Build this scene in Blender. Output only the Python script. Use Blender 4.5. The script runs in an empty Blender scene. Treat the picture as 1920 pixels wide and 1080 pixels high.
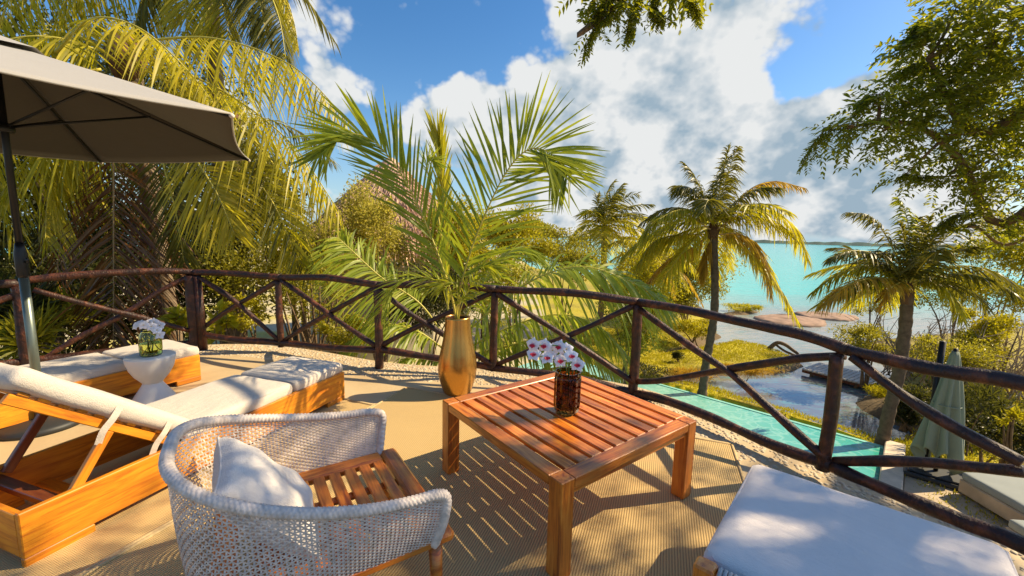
import bpy, math, random
import numpy as np
from mathutils import Vector, Matrix
PI = math.pi
random.seed(7)
RNG = np.random.default_rng(11)
SC = bpy.context.scene
COL = SC.collection

# ------------------------------------------------------------------ camera
PITCH, ROLL, FOC, EYE = 0.1304, -0.0245, 776.7, 1.6
def cam_axes():
    c, s = math.cos(PITCH), math.sin(PITCH)
    r, d, f = np.array([1, 0, 0.]), np.array([0, -s, -c]), np.array([0, c, -s])
    cr, sr = math.cos(ROLL), math.sin(ROLL)
    return cr*r + sr*d, -sr*r + cr*d, f
AX = cam_axes()
EYEP = np.array([0, 0, EYE])
cam = bpy.data.cameras.new('camera')
cam_ob = bpy.data.objects.new('camera', cam)
COL.objects.link(cam_ob)
cam.sensor_width = 36
cam.lens = 36*FOC/1920
cam.clip_end = 20000
cam.clip_start = 0.05
m = Matrix.Identity(4)
for i in range(3):
    m[i][0], m[i][1], m[i][2], m[i][3] = AX[0][i], -AX[1][i], -AX[2][i], EYEP[i]
cam_ob.matrix_world = m
SC.camera = cam_ob

def ray(u, v):
    return ((u-960)/FOC)*AX[0] + ((v-540)/FOC)*AX[1] + AX[2]
def at(u, v, Y):                      # survey: the point seen at (u, v) at distance Y ahead
    r = ray(u, v)
    return EYEP + r*(Y/r[1])
def gz(u, v, z=0.):                   # survey: the point seen at (u, v) at height z
    r = ray(u, v)
    return EYEP + r*((z-EYE)/r[2])
def vpl(u, v, A, B):                  # survey: the point seen at (u, v) in the upright plane through A, B
    r = ray(u, v); d = np.array(B[:2], float)-np.array(A[:2], float); n = np.array([-d[1], d[0]])
    return EYEP + r*((np.array(A[:2], float) @ n)/(r[:2] @ n))
def zover(u, v, P):
    r = ray(u, v); b = np.array(P[:2], float)
    return EYE + r[2]*((b @ r[:2])/(r[:2] @ r[:2]))

# ------------------------------------------------------------------ sun, sky
SUN = np.array([0.748, 0.165, 0.643]); SUN /= np.linalg.norm(SUN)
sun = bpy.data.lights.new('sun', 'SUN')
sun.energy = 5.0; sun.angle = math.radians(0.53); sun.color = (1.0, 0.80, 0.50)
sun_ob = bpy.data.objects.new('sun', sun); COL.objects.link(sun_ob)
sun_ob.rotation_euler = Vector(SUN).to_track_quat('Z', 'Y').to_euler()
SC.view_settings.view_transform = 'Standard'
SC.view_settings.look = 'None'
SC.view_settings.exposure = 0.72
SC.view_settings.gamma = 1
SC.view_settings.use_curve_mapping = False

W = bpy.data.worlds.new('World'); SC.world = W; W.use_nodes = True
def sky_nodes():
    nt = W.node_tree; nt.nodes.clear(); L = nt.links.new
    def nd(t, **k):
        n = nt.nodes.new(t)
        for a, b in k.items(): setattr(n, a, b)
        return n
    def math_(op, a, b=None, c=None, clamp=False):
        n = nd('ShaderNodeMath', operation=op, use_clamp=clamp)
        for i, x in enumerate((a, b, c)):
            if x is None: continue
            if isinstance(x, (int, float)): n.inputs[i].default_value = x
            else: L(x, n.inputs[i])
        return n.outputs[0]
    tc = nd('ShaderNodeTexCoord').outputs['Generated']
    sky = nd('ShaderNodeTexSky', sky_type='NISHITA', sun_disc=False)
    sky.sun_elevation = math.asin(SUN[2]); sky.sun_rotation = math.atan2(SUN[0], SUN[1])
    sky.air_density = 1.0; sky.dust_density = 0.6; sky.ozone_density = 2.5
    hs = nd('ShaderNodeHueSaturation'); hs.inputs['Saturation'].default_value = 1.3; hs.inputs['Value'].default_value = 1.0
    L(sky.outputs[0], hs.inputs['Color'])
    # cloud sheet coordinates: direction projected on a flat layer
    sp = nd('ShaderNodeSeparateXYZ'); L(tc, sp.inputs[0])
    z = math_('ADD', math_('MAXIMUM', sp.outputs[2], 0.0), 0.75)
    def proj(dx, dy):
        cb = nd('ShaderNodeCombineXYZ')
        L(math_('ADD', math_('DIVIDE', sp.outputs[0], z), dx), cb.inputs[0])
        L(math_('ADD', math_('DIVIDE', sp.outputs[1], z), dy), cb.inputs[1])
        return cb.outputs[0]
    def fbm(vec, scale, rough=0.56, det=9, dist=0.25, w=3.1):
        n = nd('ShaderNodeTexNoise', noise_dimensions='3D'); L(vec, n.inputs['Vector'])
        n.inputs['Scale'].default_value = scale; n.inputs['Detail'].default_value = det
        n.inputs['Roughness'].default_value = rough; n.inputs['Distortion'].default_value = dist
        return n.outputs['Fac']
    def bias(blobs):
        tot = None
        for (u, v, r, a) in blobs:
            d = ray(u, v); d = d/np.linalg.norm(d)
            dp = nd('ShaderNodeVectorMath', operation='DOT_PRODUCT'); L(tc, dp.inputs[0]); dp.inputs[1].default_value = tuple(d)
            s = (r/777)*0.8
            e = math_('MULTIPLY', math_('EXPONENT', math_('MULTIPLY', math_('SUBTRACT', dp.outputs['Value'], 1.0), 2/(s*s))), a)
            tot = e if tot is None else math_('ADD', tot, e)
        return tot
    B = bias([(830, 200, 120, .28), (980, 130, 120, .22), (1150, 190, 200, .3), (1330, 150, 130, .22), (1280, 330, 230, .3), (1470, 300, 130, .22), (1620, 270, 140, .28),
              (1180, 30, 130, .2), (1400, 30, 90, .16), (1690, 150, 90, .24), (635, 175, 75, .28), (590, 30, 95, .24), (745, 5, 70, .22), (1545, 62, 40, .20), (1500, 40, 40, .12), (1000, 360, 160, .2), (760, 150, 60, .08),
              (700, 90, 85, -.30), (800, 55, 110, -.30), (950, 40, 80, -.25), (1010, 90, 40, -.1), (1600, 115, 80, -.30), (1480, 160, 60, -.26), (1400, 140, 40, -.12), (1690, 50, 70, -.12), (1570, 270, 110, .26), (1720, 330, 140, .22), (560, 120, 60, -.15), (740, 210, 40, -.15)])
    hor = nd('ShaderNodeMapRange'); L(sp.outputs[2], hor.inputs[0])
    hor.inputs[1].default_value = 0.0; hor.inputs[2].default_value = 0.35; hor.inputs[3].default_value = 0.17; hor.inputs[4].default_value = 0.075
    B = math_('ADD', B, hor.outputs[0])
    def dens(dx, dy):
        p = proj(dx, dy)
        a = fbm(p, 3.4)
        vo = nd('ShaderNodeTexVoronoi', feature='F1', voronoi_dimensions='3D'); L(p, vo.inputs['Vector'])
        vo.inputs['Scale'].default_value = 11.0; vo.inputs['Detail'].default_value = 3.0; vo.inputs['Roughness'].default_value = 0.55
        b = math_('SUBTRACT', 0.70, vo.outputs['Distance'])
        return math_('ADD', math_('ADD', math_('MULTIPLY', a, 0.95), math_('MULTIPLY', b, 0.33)), B)
    d0 = dens(3.3, 1.7)
    d1 = dens(3.3 + 0.07, 1.7 - 0.05)
    cov = nd('ShaderNodeMapRange', interpolation_type='SMOOTHSTEP'); L(d0, cov.inputs[0])
    cov.inputs[1].default_value = 0.535; cov.inputs[2].default_value = 0.68
    thick = nd('ShaderNodeMapRange', interpolation_type='SMOOTHSTEP'); L(d0, thick.inputs[0])
    thick.inputs[1].default_value = 0.66; thick.inputs[2].default_value = 1.5; thick.inputs[4].default_value = 0.85
    sh = math_('MULTIPLY_ADD', math_('SUBTRACT', d1, d0), 3.8, 0.10)
    shade = math_('ADD', sh, thick.outputs[0], clamp=True)
    cc = nd('ShaderNodeMix', data_type='RGBA'); L(shade, cc.inputs[0])
    cc.inputs[6].default_value = (0.50, 0.51, 0.51, 1); cc.inputs[7].default_value = (0.205, 0.275, 0.335, 1)
    # sky strength and clouds into one background
    sv = nd('ShaderNodeVectorMath', operation='SCALE'); L(hs.outputs[0], sv.inputs[0]); sv.inputs[3].default_value = 0.10
    hz = nd('ShaderNodeMix', data_type='RGBA'); L(math_('MULTIPLY', math_('EXPONENT', math_('MULTIPLY', math_('ABSOLUTE', sp.outputs[2]), -9.0)), 0.9), hz.inputs[0])
    L(sv.outputs[0], hz.inputs[6]); hz.inputs[7].default_value = (0.24, 0.36, 0.45, 1)
    mx = nd('ShaderNodeMix', data_type='RGBA'); L(cov.outputs[0], mx.inputs[0]); L(hz.outputs[2], mx.inputs[6]); L(cc.outputs[2], mx.inputs[7])
    un = nd('ShaderNodeVectorMath', operation='SCALE'); L(mx.outputs[2], un.inputs[0]); un.inputs[3].default_value = 10.0
    bg = nd('ShaderNodeBackground'); L(un.outputs[0], bg.inputs[0]); bg.inputs[1].default_value = 0.1
    out = nd('ShaderNodeOutputWorld'); L(bg.outputs[0], out.inputs[0])
sky_nodes()

# ------------------------------------------------------------------ materials
class NT:
    def __init__(s, name):
        s.m = bpy.data.materials.new(name); s.m.use_nodes = True
        s.nt = s.m.node_tree; s.nt.nodes.clear()
        s.out = s.n('ShaderNodeOutputMaterial')
    def n(s, t, ins=None, **k):
        x = s.nt.nodes.new(t)
        for a, b in k.items(): setattr(x, a, b)
        for a, b in (ins or {}).items():
            if hasattr(b, 'is_linked') or isinstance(b, bpy.types.NodeSocket): s.nt.links.new(b, x.inputs[a])
            else: x.inputs[a].default_value = b
        return x
    def coord(s, scale=(1, 1, 1), which='Object', rnd=False):
        tc = s.n('ShaderNodeTexCoord').outputs[which]
        mp = s.n('ShaderNodeMapping', {'Vector': tc, 'Scale': scale})
        if rnd:
            oi = s.n('ShaderNodeObjectInfo').outputs['Random']
            v = s.n('ShaderNodeVectorMath', {0: (37.0, 11.0, 23.0), 3: oi}, operation='SCALE')
            s.nt.links.new(v.outputs[0], mp.inputs['Location'])
        return mp.outputs[0]
    def noise(s, vec, scale, det=4, rough=.55, dist=0):
        return s.n('ShaderNodeTexNoise', {'Vector': vec, 'Scale': scale, 'Detail': det, 'Roughness': rough, 'Distortion': dist}).outputs['Fac']
    def ramp(s, fac, stops):
        r = s.n('ShaderNodeValToRGB', {'Fac': fac}); e = r.color_ramp.elements
        while len(e) < len(stops): e.new(0.5)
        for el, (p, c) in zip(e, stops): el.position = p; el.color = (*c, 1)
        return r.outputs[0]
    def mix(s, fac, a, b, mode='MIX'):
        x = s.n('ShaderNodeMix', data_type='RGBA', blend_type=mode)
        for i, v in ((0, fac), (6, a), (7, b)):
            if isinstance(v, bpy.types.NodeSocket): s.nt.links.new(v, x.inputs[i])
            elif i == 0: x.inputs[0].default_value = v
            else: x.inputs[i].default_value = (*v, 1)
        return x.outputs[2]
    def math(s, op, a, b=0., clamp=False):
        return s.n('ShaderNodeMath', {0: a, 1: b}, operation=op, use_clamp=clamp).outputs[0]
    def bump(s, h, strength=.3, dist=.01):
        return s.n('ShaderNodeBump', {'Height': h, 'Strength': strength, 'Distance': dist}).outputs[0]
    def principled(s, **k):
        p = s.n('ShaderNodeBsdfPrincipled')
        for a, b in k.items():
            a = a.replace('_', ' ')
            if isinstance(b, bpy.types.NodeSocket): s.nt.links.new(b, p.inputs[a])
            else: p.inputs[a].default_value = (*b, 1) if isinstance(b, tuple) and len(b) == 3 and 'Color' in a else b
        return p.outputs[0]
    def done(s, sh): s.nt.links.new(sh, s.out.inputs[0]); return s.m

def wood(name, c_dark, c_mid, c_light, rough=.45, scale=(1.2, 14, 14), coat=0.):
    t = NT(name); v = t.coord(scale, rnd=True)
    g = t.noise(v, 3.0, 6, .62, .8)
    col = t.ramp(g, [(.28, c_dark), (.5, c_mid), (.72, c_light)])
    big = t.noise(t.coord((1.5, 3, 3), rnd=True), 1.6, 3, .5, .6)
    col = t.mix(t.n('ShaderNodeMapRange', {0: big, 1: .5, 2: .72, 3: 0., 4: .55}).outputs[0], col, c_dark)
    oi = t.n('ShaderNodeObjectInfo').outputs['Random']
    hsv = t.n('ShaderNodeHueSaturation', {'Color': col, 'Value': t.n('ShaderNodeMapRange', {0: oi, 3: .68, 4: 1.2}).outputs[0]})
    fine = t.noise(t.coord((scale[0]*2, scale[1]*6, scale[2]*6), rnd=True), 4, 3)
    return t.done(t.principled(Base_Color=hsv.outputs[0], Roughness=rough, Coat_Weight=coat, Coat_Roughness=.25, Normal=t.bump(fine, .25, .002)))
M = {}
M['teak'] = wood('teak', (.22, .036, .006), (.62, .175, .016), (.76, .30, .045), .36, coat=.3)
M['pine'] = wood('pine', (.38, .095, .008), (.66, .235, .010), (.74, .33, .02), .45, coat=.1)
M['darkwood'] = wood('varnished_brace', (.10, .02, .008), (.20, .05, .015), (.28, .08, .02), .4, coat=.2)

def log_mat():
    t = NT('varnished_log'); v = t.coord((5, 5, 5))
    n = t.noise(v, 2.2, 5, .6, .4)
    col = t.ramp(n, [(.3, (.010, .003, .002)), (.52, (.040, .010, .004)), (.72, (.17, .05, .018))])
    f = t.noise(t.coord((30, 30, 9)), 2.0, 4, .6)
    return t.done(t.principled(Base_Color=col, Roughness=.5, Coat_Weight=.12, Coat_Roughness=.3, Normal=t.bump(t.math('ADD', f, t.math('MULTIPLY', n, 2.0)), .8, .010)))
M['log'] = log_mat()

def fabric(name, col, weave=900, rough=.9, fold=.25, transl=0.):
    t = NT(name); v = t.coord()
    n = t.noise(v, 5.0, 4, .5, .3)
    w = t.noise(v, weave*.25, 2, .6)
    c = t.mix(t.n('ShaderNodeMapRange', {0: n, 1: .35, 2: .7, 3: 0., 4: .35}).outputs[0], col, tuple(x*.9 for x in col))
    cr = t.noise(t.coord((2.5, 9, 4)), 1.6, 3, .5, 1.2)
    h = t.math('ADD', t.math('ADD', t.math('MULTIPLY', n, 3.0), t.math('MULTIPLY', cr, 1.2)), t.math('MULTIPLY', w, .5))
    sh = t.principled(Base_Color=c, Roughness=rough, Sheen_Weight=.15, Normal=t.bump(h, fold, .012))
    if transl:
        tr = t.n('ShaderNodeBsdfTranslucent', {'Color': (*col, 1)})
        sh = t.n('ShaderNodeMixShader', {0: transl, 1: sh, 2: tr.outputs[0]}).outputs[0]
    return t.done(sh)
M['canvas'] = fabric('white_canvas', (.61, .545, .47), fold=.5)
M['pillow'] = fabric('white_cotton', (.80, .735, .67), fold=.6)
M['lavender'] = fabric('white_outdoor_cloth', (.83, .75, .70), fold=.45)
M['taupe'] = fabric('taupe_canvas', (.36, .34, .31), fold=.08)
M['inner_face'] = fabric('shaded_canopy_underside', (.05, .042, .034), fold=.08)  # parasol underside: same cloth, its shade put into a near-black brown
M['sage'] = fabric('sage_canvas', (.20, .25, .19), fold=.3)
M['greycloth'] = fabric('grey_cloth', (.26, .29, .285), fold=.1)

def concrete():
    t = NT('polished_concrete'); v = t.coord()
    n = t.noise(v, .9, 6, .6, .5); n2 = t.noise(v, 45, 4, .65)
    c = t.ramp(n, [(.3, (.48, .345, .19)), (.55, (.60, .455, .255)), (.75, (.65, .52, .32))])
    c = t.mix(t.math('MULTIPLY', n2, .35), c, (.32, .24, .16))
    return t.done(t.principled(Base_Color=c, Roughness=.6, Normal=t.bump(n2, .15, .004)))
M['concrete'] = concrete()
def rug_mat():
    t = NT('woven_sisal'); v = t.coord()
    sx = t.n('ShaderNodeSeparateXYZ', {0: v})
    rib = t.math('SINE', t.math('MULTIPLY', sx.outputs[0], 2*PI/.0135))
    wav = t.math('SINE', t.math('MULTIPLY', sx.outputs[1], 2*PI/.0085))
    n = t.noise(t.coord((3, 40, 1)), 2.0, 4, .6); big = t.noise(v, 1.1, 4, .55)
    r01 = t.n('ShaderNodeMapRange', {0: t.math('ADD', rib, t.math('MULTIPLY', wav, .45)), 1: -1.2, 2: .5}).outputs[0]
    c = t.mix(r01, (.24, .15, .06), (.66, .465, .195))
    c = t.mix(t.math('MULTIPLY', n, .35), c, (.66, .47, .22))
    c = t.mix(t.n('ShaderNodeMapRange', {0: big, 1: .45, 2: .75, 3: 0., 4: .25}).outputs[0], c, (.40, .28, .13))
    return t.done(t.principled(Base_Color=c, Roughness=.92, Normal=t.bump(r01, .6, .004)))
M['rug'] = rug_mat()
def plain(name, col, rough=.5, metallic=0., var=.15, scale=6., bump=.0, **k):
    t = NT(name); n = t.noise(t.coord(), scale, 5, .6)
    c = t.mix(t.n('ShaderNodeMapRange', {0: n, 1: .3, 2: .7}).outputs[0], tuple(x*(1-var) for x in col), tuple(min(1, x*(1+var)) for x in col))
    kk = dict(Base_Color=c, Roughness=rough, Metallic=metallic, **k)
    if bump: kk['Normal'] = t.bump(n, bump, .02)
    return t.done(t.principled(**kk))
M['gold'] = plain('gold_lacquer', (.52, .275, .07), .26, .85, .10, 3.)
M['vase_in'] = plain('vase_lining', (.08, .03, .01), .7)
M['plaster'] = plain('white_stone', (.78, .75, .70), .55, 0, .04, 14)
M['wicker'] = plain('white_wicker', (.68, .585, .51), .6, 0, .25, 30)
M['rope'] = plain('grey_rope', (.42, .44, .44), .8, 0, .2, 60, .2)
M['polegreen'] = plain('green_grey_metal', (.17, .20, .17), .35, .6, .1)
M['polenavy'] = plain('black_metal', (.012, .013, .016), .4, .3, .1)
M['basegrey'] = plain('dark_rubber', (.02, .022, .024), .55, 0, .2)
M['brass'] = plain('brass_bolt', (.5, .36, .16), .35, .9)
M['pebble'] = plain('pebble_stone', (.52, .43, .30), .75, 0, .3, 9)
M['trunk'] = plain('palm_bark', (.20, .145, .095), .9, 0, .4, 9, .5)
M['trunk_dark'] = plain('shaded_palm_bark', (.13, .09, .06), .9, 0, .4, 9, .5)  # darker copy of the palm bark; shade put into the pool palms' colour
M['bark'] = plain('tree_bark', (.17, .11, .06), .9, 0, .4, 12, .5)
M['drybranch'] = plain('dry_branch', (.34, .26, .18), .9, 0, .3, 12)
M['husk'] = plain('palm_husk', (.12, .06, .03), .9, 0, .4, 12, .5)
M['rock'] = plain('flat_rock', (.30, .19, .13), .85, 0, .35, 2.5, .6)
M['stone_coping'] = plain('limestone', (.62, .52, .40), .75, 0, .18, 5)
M['decktan'] = plain('pool_paving', (.46, .36, .25), .7, 0, .2, 3)
M['wallcream'] = plain('cream_render', (.58, .52, .38), .85, 0, .12, 2)
M['dockwood'] = plain('weathered_dock', (.50, .47, .42), .85, 0, .2, 7)
M['thatch'] = plain('dry_thatch', (.62, .42, .29), .95, 0, .3, 7)
M['petal'] = plain('white_petal', (.88, .84, .86), .5, 0, .03)
M['petalred'] = plain('red_orchid_lip', (.62, .012, .04), .5, 0, .3, 40)
M['petalpink'] = plain('pink_blush', (.85, .42, .50), .5, 0, .1, 40)
M['stem'] = plain('flower_stem', (.10, .19, .03), .5)

def glass(name, col, rough=.02, dens=0.):
    t = NT(name)
    return t.done(t.principled(Base_Color=col, Roughness=rough, Transmission_Weight=1., IOR=1.45))
M['amber'] = glass('amber_glass', (.20, .10, .025))
M['greenglass'] = glass('green_glass', (.80, .86, .42))
M['water_clear'] = glass('clear_water', (.93, .95, .75))

def leafmat(name, c1, c2, c3=None, rough=.42, transl=.38, tcol=None, spec=.4):
    t = NT(name)
    r = t.n('ShaderNodeNewGeometry').outputs['Random Per Island']
    st = [(0., c1), (1., c2)] if c3 is None else [(0., c1), (.6, c2), (1., c3)]
    col = t.ramp(r, st)
    n = t.noise(t.coord(), 1.3, 3)
    col = t.mix(t.math('MULTIPLY', n, .5), col, tuple(x*.7 for x in c1))
    p = t.principled(Base_Color=col, Roughness=rough, Specular_IOR_Level=spec)
    tc = t.mix(.75, col, tcol or tuple(min(1, x*1.6) for x in c2))
    tr = t.n('ShaderNodeBsdfTranslucent', {'Color': tc})
    return t.done(t.n('ShaderNodeMixShader', {0: transl, 1: p, 2: tr.outputs[0]}).outputs[0])
M['fr_yellow'] = leafmat('yellowing_leaflet', (.26, .23, .014), (.56, .49, .03), (.66, .53, .06), transl=.5, tcol=(.86, .76, .03))
M['fr_olive'] = leafmat('olive_leaflet', (.18, .17, .012), (.48, .44, .02), (.62, .51, .03), transl=.47, tcol=(.80, .71, .02))
M['fr_green'] = leafmat('green_leaflet', (.10, .14, .012), (.25, .30, .02), (.42, .41, .03), transl=.45, tcol=(.58, .60, .025))
M['fr_dark'] = leafmat('deep_green_leaflet', (.045, .055, .01), (.13, .14, .018), (.28, .24, .025), tcol=(.36, .32, .02))
M['fr_dry'] = leafmat('dry_leaflet', (.28, .17, .02), (.54, .36, .045), (.66, .46, .07), transl=.42, tcol=(.82, .52, .04))
M['fr_dead'] = leafmat('dead_leaflet', (.085, .030, .006), (.18, .07, .012), (.30, .14, .03), transl=.15, tcol=(.4, .16, .03))
M['rachis'] = plain('frond_rib', (.52, .44, .06), .45, 0, .15)
M['rachis_dry'] = plain('dry_frond_rib', (.36, .22, .08), .6, 0, .2)
M['lf_tree'] = leafmat('tree_leaf', (.030, .045, .006), (.13, .16, .012), (.30, .30, .02), transl=.45, tcol=(.56, .56, .015))
M['lf_shrub'] = leafmat('shrub_leaf', (.10, .11, .012), (.32, .30, .02), (.50, .43, .035), transl=.42, tcol=(.64, .57, .03))
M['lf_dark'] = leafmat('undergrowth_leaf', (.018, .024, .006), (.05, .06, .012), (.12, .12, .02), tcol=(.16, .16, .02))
M['lf_bright'] = leafmat('lime_leaf', (.22, .21, .010), (.48, .43, .015), (.60, .50, .02), tcol=(.78, .68, .015))
M['lf_pale'] = leafmat('pale_leaf', (.22, .20, .025), (.50, .44, .07), (.66, .54, .14), transl=.5, tcol=(.78, .70, .10))
M['grass_blade'] = leafmat('grass_blade', (.28, .25, .010), (.46, .40, .012), (.56, .46, .02), tcol=(.6, .54, .012))

def ground_mat():
    t = NT('ground_cover'); v = t.coord(); n = t.noise(v, .8, 6, .6, .3); n2 = t.noise(v, 9, 5, .65)
    g = t.ramp(n2, [(.3, (.36, .30, .010)), (.55, (.54, .46, .012)), (.75, (.62, .52, .02))])
    a = t.n('ShaderNodeAttribute', attribute_name='kind').outputs['Fac']
    d = t.ramp(n, [(.35, (.07, .045, .02)), (.6, (.16, .11, .05)), (.8, (.24, .18, .08))])
    s = t.ramp(n, [(.35, (.42, .36, .24)), (.6, (.52, .45, .31)), (.8, (.58, .52, .38))])
    c = t.mix(t.math('MULTIPLY', a, 1.0, True), d, g)
    c = t.mix(t.math('SUBTRACT', a, 1.0, True), c, s)
    return t.done(t.principled(Base_Color=c, Roughness=.95, Normal=t.bump(n2, .6, .05)))
M['ground'] = ground_mat()

def water_mat(name, kind):
    t = NT(name); tc = t.n('ShaderNodeTexCoord').outputs['Object']
    sx = t.n('ShaderNodeSeparateXYZ', {0: tc})
    if kind == 'lake':
        n = t.noise(t.coord((.12, .35, 1)), 1.0, 4)
        yy = t.math('ADD', sx.outputs[1], t.math('MULTIPLY', n, 9.0))
        f1 = t.n('ShaderNodeMapRange', {0: yy, 1: 29., 2: 46.}, interpolation_type='SMOOTHSTEP').outputs[0]
        f2 = t.n('ShaderNodeMapRange', {0: yy, 1: 46., 2: 420.}).outputs[0]
        f0 = t.n('ShaderNodeMapRange', {0: yy, 1: 17., 2: 26.}, interpolation_type='SMOOTHSTEP').outputs[0]
        c = t.mix(f0, (.13, .13, .15), (.36, .37, .35))
        rp = t.noise(t.coord((1.3, 4.5, 1)), 1.4, 5, .65)
        c = t.mix(t.n('ShaderNodeMapRange', {0: rp, 1: .4, 2: .66, 3: 0., 4: .75}).outputs[0], c, (.16, .19, .20))
        c = t.mix(f1, c, (.10, .58, .56))
        c = t.mix(t.n('ShaderNodeMapRange', {0: rp, 1: .5, 2: .7, 3: 0., 4: .35}).outputs[0], c, (.05, .44, .45)); c = t.mix(f2, c, (.008, .46, .52))
        bn = t.math('ADD', t.noise(t.coord((1.2, 2.6, 1)), 1.1, 4, .6), t.math('MULTIPLY', t.noise(t.coord((.25, .8, 1)), .8, 3), 1.5))
        amp = t.n('ShaderNodeMapRange', {0: sx.outputs[1], 1: 16., 2: 23., 3: .05, 4: .5}).outputs[0]
        b = t.n('ShaderNodeBump', {'Height': bn, 'Strength': amp, 'Distance': .12}).outputs[0]
        io = t.n('ShaderNodeMapRange', {0: yy, 1: 19., 2: 30., 3: 2.0, 4: 1.30}).outputs[0]
        rr = t.n('ShaderNodeMapRange', {0: yy, 1: 18., 2: 26., 3: .03, 4: .14}).outputs[0]
        return t.done(t.principled(Base_Color=c, Roughness=rr, IOR=io, Normal=b))
    n = t.noise(t.coord((2.2, 5, 1)), 1.3, 4, .6)
    dp = t.n('ShaderNodeMapRange', {0: sx.outputs[0], 1: 4.5, 2: 8.0}).outputs[0]
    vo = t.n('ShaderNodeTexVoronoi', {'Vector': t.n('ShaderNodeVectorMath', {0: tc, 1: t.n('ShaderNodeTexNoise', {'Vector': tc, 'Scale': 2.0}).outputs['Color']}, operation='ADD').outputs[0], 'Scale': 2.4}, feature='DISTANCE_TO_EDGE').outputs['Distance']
    ca = t.n('ShaderNodeMapRange', {0: vo, 1: 0., 2: .12, 3: .35, 4: 0.}).outputs[0]  # painted caustics: a bright web of light mixed into the water colour
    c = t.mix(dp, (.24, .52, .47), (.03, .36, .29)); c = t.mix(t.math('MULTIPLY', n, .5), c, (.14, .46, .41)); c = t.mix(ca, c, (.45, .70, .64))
    return t.done(t.principled(Base_Color=c, Roughness=.05, IOR=1.33, Specular_IOR_Level=.8, Normal=t.bump(n, .22, .06)))
M['lake'] = water_mat('lake_water', 'lake')
M['pool'] = water_mat('pool_water', 'pool')

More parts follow.
